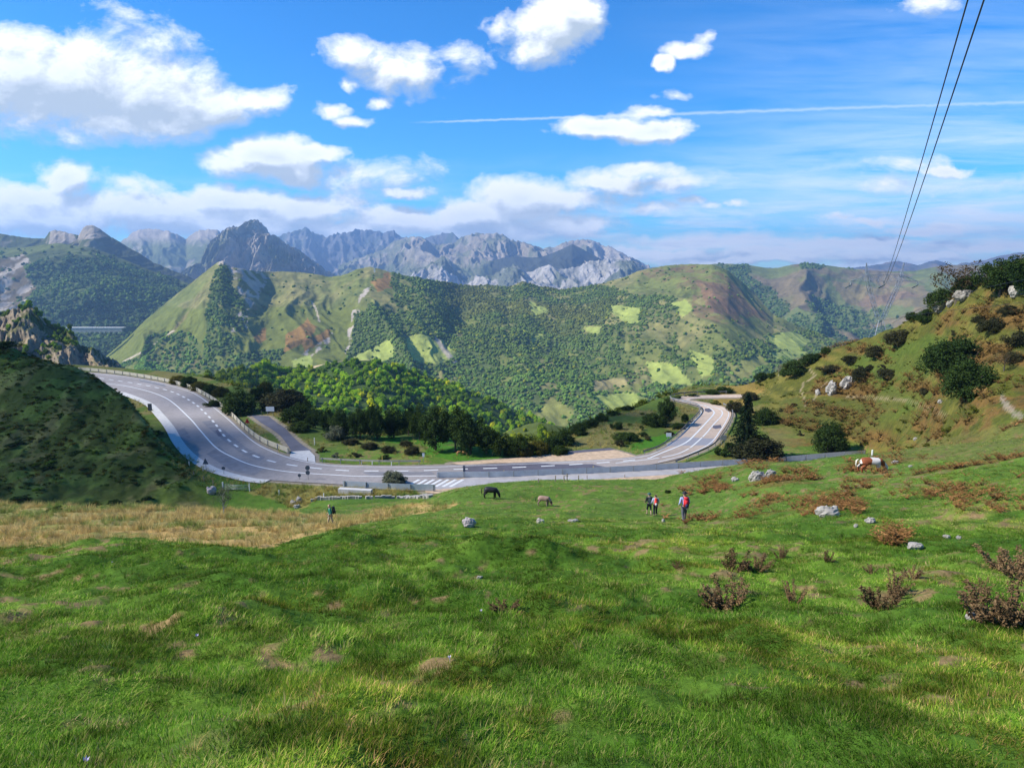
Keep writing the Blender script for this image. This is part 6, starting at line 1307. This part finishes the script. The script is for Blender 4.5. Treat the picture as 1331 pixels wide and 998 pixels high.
# low banks of cloud over the horizon
mp2 = nt.nodes.new('ShaderNodeMapping'); mp2.inputs['Rotation'].default_value = (0, 0, R(-3)); mp2.inputs['Scale'].default_value = (2.2, 15, 1); mp2.inputs['Location'].default_value = (3, 1, 0); nt.links.new(ST, mp2.inputs[0])
lb = noise(nt, mp2.outputs[0], 2.6, 8, .6, dist=.5); lbm = mathn(nt, 'MULTIPLY', mathn(nt, 'MULTIPLY_ADD', lb, 6, -2.7, clamp=True), ramp(nt, T_, [(.0, 1.), (.05, .9), (.10, .35), (.16, 0.)]))
lbm = mathn(nt, 'MULTIPLY', lbm, ramp(nt, mathn(nt, 'MULTIPLY_ADD', S_, .5, .5), [(.5, .4), (.6, 1.)]))
lc = ramp(nt, noise(nt, mp2.outputs[0], 6, 5, .6), [(.3, (.58,.68,.80)), (.5, (.92,.96,1.0))])
c2 = mixc(nt, mathn(nt, 'MULTIPLY', lbm, .75), c, lc); nt.links.new(mixc(nt, mathn(nt, 'GREATER_THAN', T_, -.02), skyc, c2), bg.inputs[0])
# unseen cumulus added out of view to shade slopes, wood and bushes
M_cl = newmat('shade_cloud'); mc, ntc, oc_ = M_cl; dd = ntc.nodes.new('ShaderNodeBsdfDiffuse'); dd.inputs[0].default_value = (.9,.9,.92,1); tt = ntc.nodes.new('ShaderNodeBsdfTranslucent'); tt.inputs[0].default_value = (.9,.9,.92,1); mm = ntc.nodes.new('ShaderNodeMixShader'); mm.inputs[0].default_value = .3
ntc.links.new(dd.outputs[0], mm.inputs[1]); ntc.links.new(tt.outputs[0], mm.inputs[2]); tr_ = ntc.nodes.new('ShaderNodeBsdfTransparent'); m3 = ntc.nodes.new('ShaderNodeMixShader'); m3.inputs[0].default_value = .52
ntc.links.new(mm.outputs[0], m3.inputs[1]); ntc.links.new(tr_.outputs[0], m3.inputs[2]); ntc.links.new(m3.outputs[0], oc_.inputs[0])
for ci_, (tx, ty, tz, rx, ry, rz_, lab) in enumerate([(-128, 116, -27, 72, 33, 20, 'unseen flat cumulus added to shade the left slope'), (-12, 158, -30, 38, 15, 10, 'unseen cumulus added to shade the wood behind the road'), (-58, 182, -30, 30, 16, 9, 'unseen cumulus added to shade the bushes behind the bend'), (150, 150, -12, 34, 20, 12, 'unseen cumulus added to shade the right hillside')]):
    hgt = 900 + 60*ci_; k_ = (hgt - tz)/sd.z; ctr = Vector((tx, ty, tz)) + sd*k_
    bm = bmesh.new(); bmesh.ops.create_icosphere(bm, subdivisions=5, radius=1); co = np.array([v.co[:] for v in bm.verts]); nn = fbm(co[:,0]*2.3+ci_*5+co[:,2], co[:,1]*2.3+co[:,2]*1.5, 5, 200)-.5
    co = co*(1+nn*.9)[:, None]; co[:, 2] = np.where(co[:, 2] < 0, co[:, 2]*.35, co[:, 2])
    for v, q in zip(bm.verts, co): v.co = Vector((q[0]*rx, q[1]*ry, q[2]*rz_))
    me = bpy.data.meshes.new('shade_cloud'); bm.to_mesh(me); bm.free(); me.polygons.foreach_set('use_smooth', [True]*len(me.polygons)); o = link('shade_cloud', me, mc, None, ctr); tag(o, lab, 'shade_cloud', kind='stuff')
# air
HAZE = True
if HAZE:
    mb = MB(); mb.box((0, 6400, -10), (26000, 14600, 1300))
    m, nt2, out = newmat('air'); pv = nt2.nodes.new('ShaderNodeVolumePrincipled'); pv.inputs['Color'].default_value = (.38, .62, 1.0, 1); pv.inputs['Density'].default_value = 8.6e-5; pv.inputs['Anisotropy'].default_value = .25
    nt2.links.new(pv.outputs[0], out.inputs['Volume'])
    hz = mb.build('haze', m); tag(hz, 'thin blue air over the valley', 'haze', kind='stuff')
SC.view_settings.view_transform = 'Standard'; SC.view_settings.look = 'None'; SC.view_settings.exposure = 0.48; SC.view_settings.gamma = 1
cy = SC.cycles; cy.max_bounces = 4; cy.diffuse_bounces = 2; cy.glossy_bounces = 1; cy.transmission_bounces = 3; cy.transparent_max_bounces = 4; cy.volume_bounces = 0
cy.use_denoising = True; cy.denoiser = 'OPENIMAGEDENOISE'; cy.use_adaptive_sampling = True; cy.adaptive_threshold = .015; cy.caustics_reflective = False; cy.caustics_refractive = False
SC.render.film_transparent = False
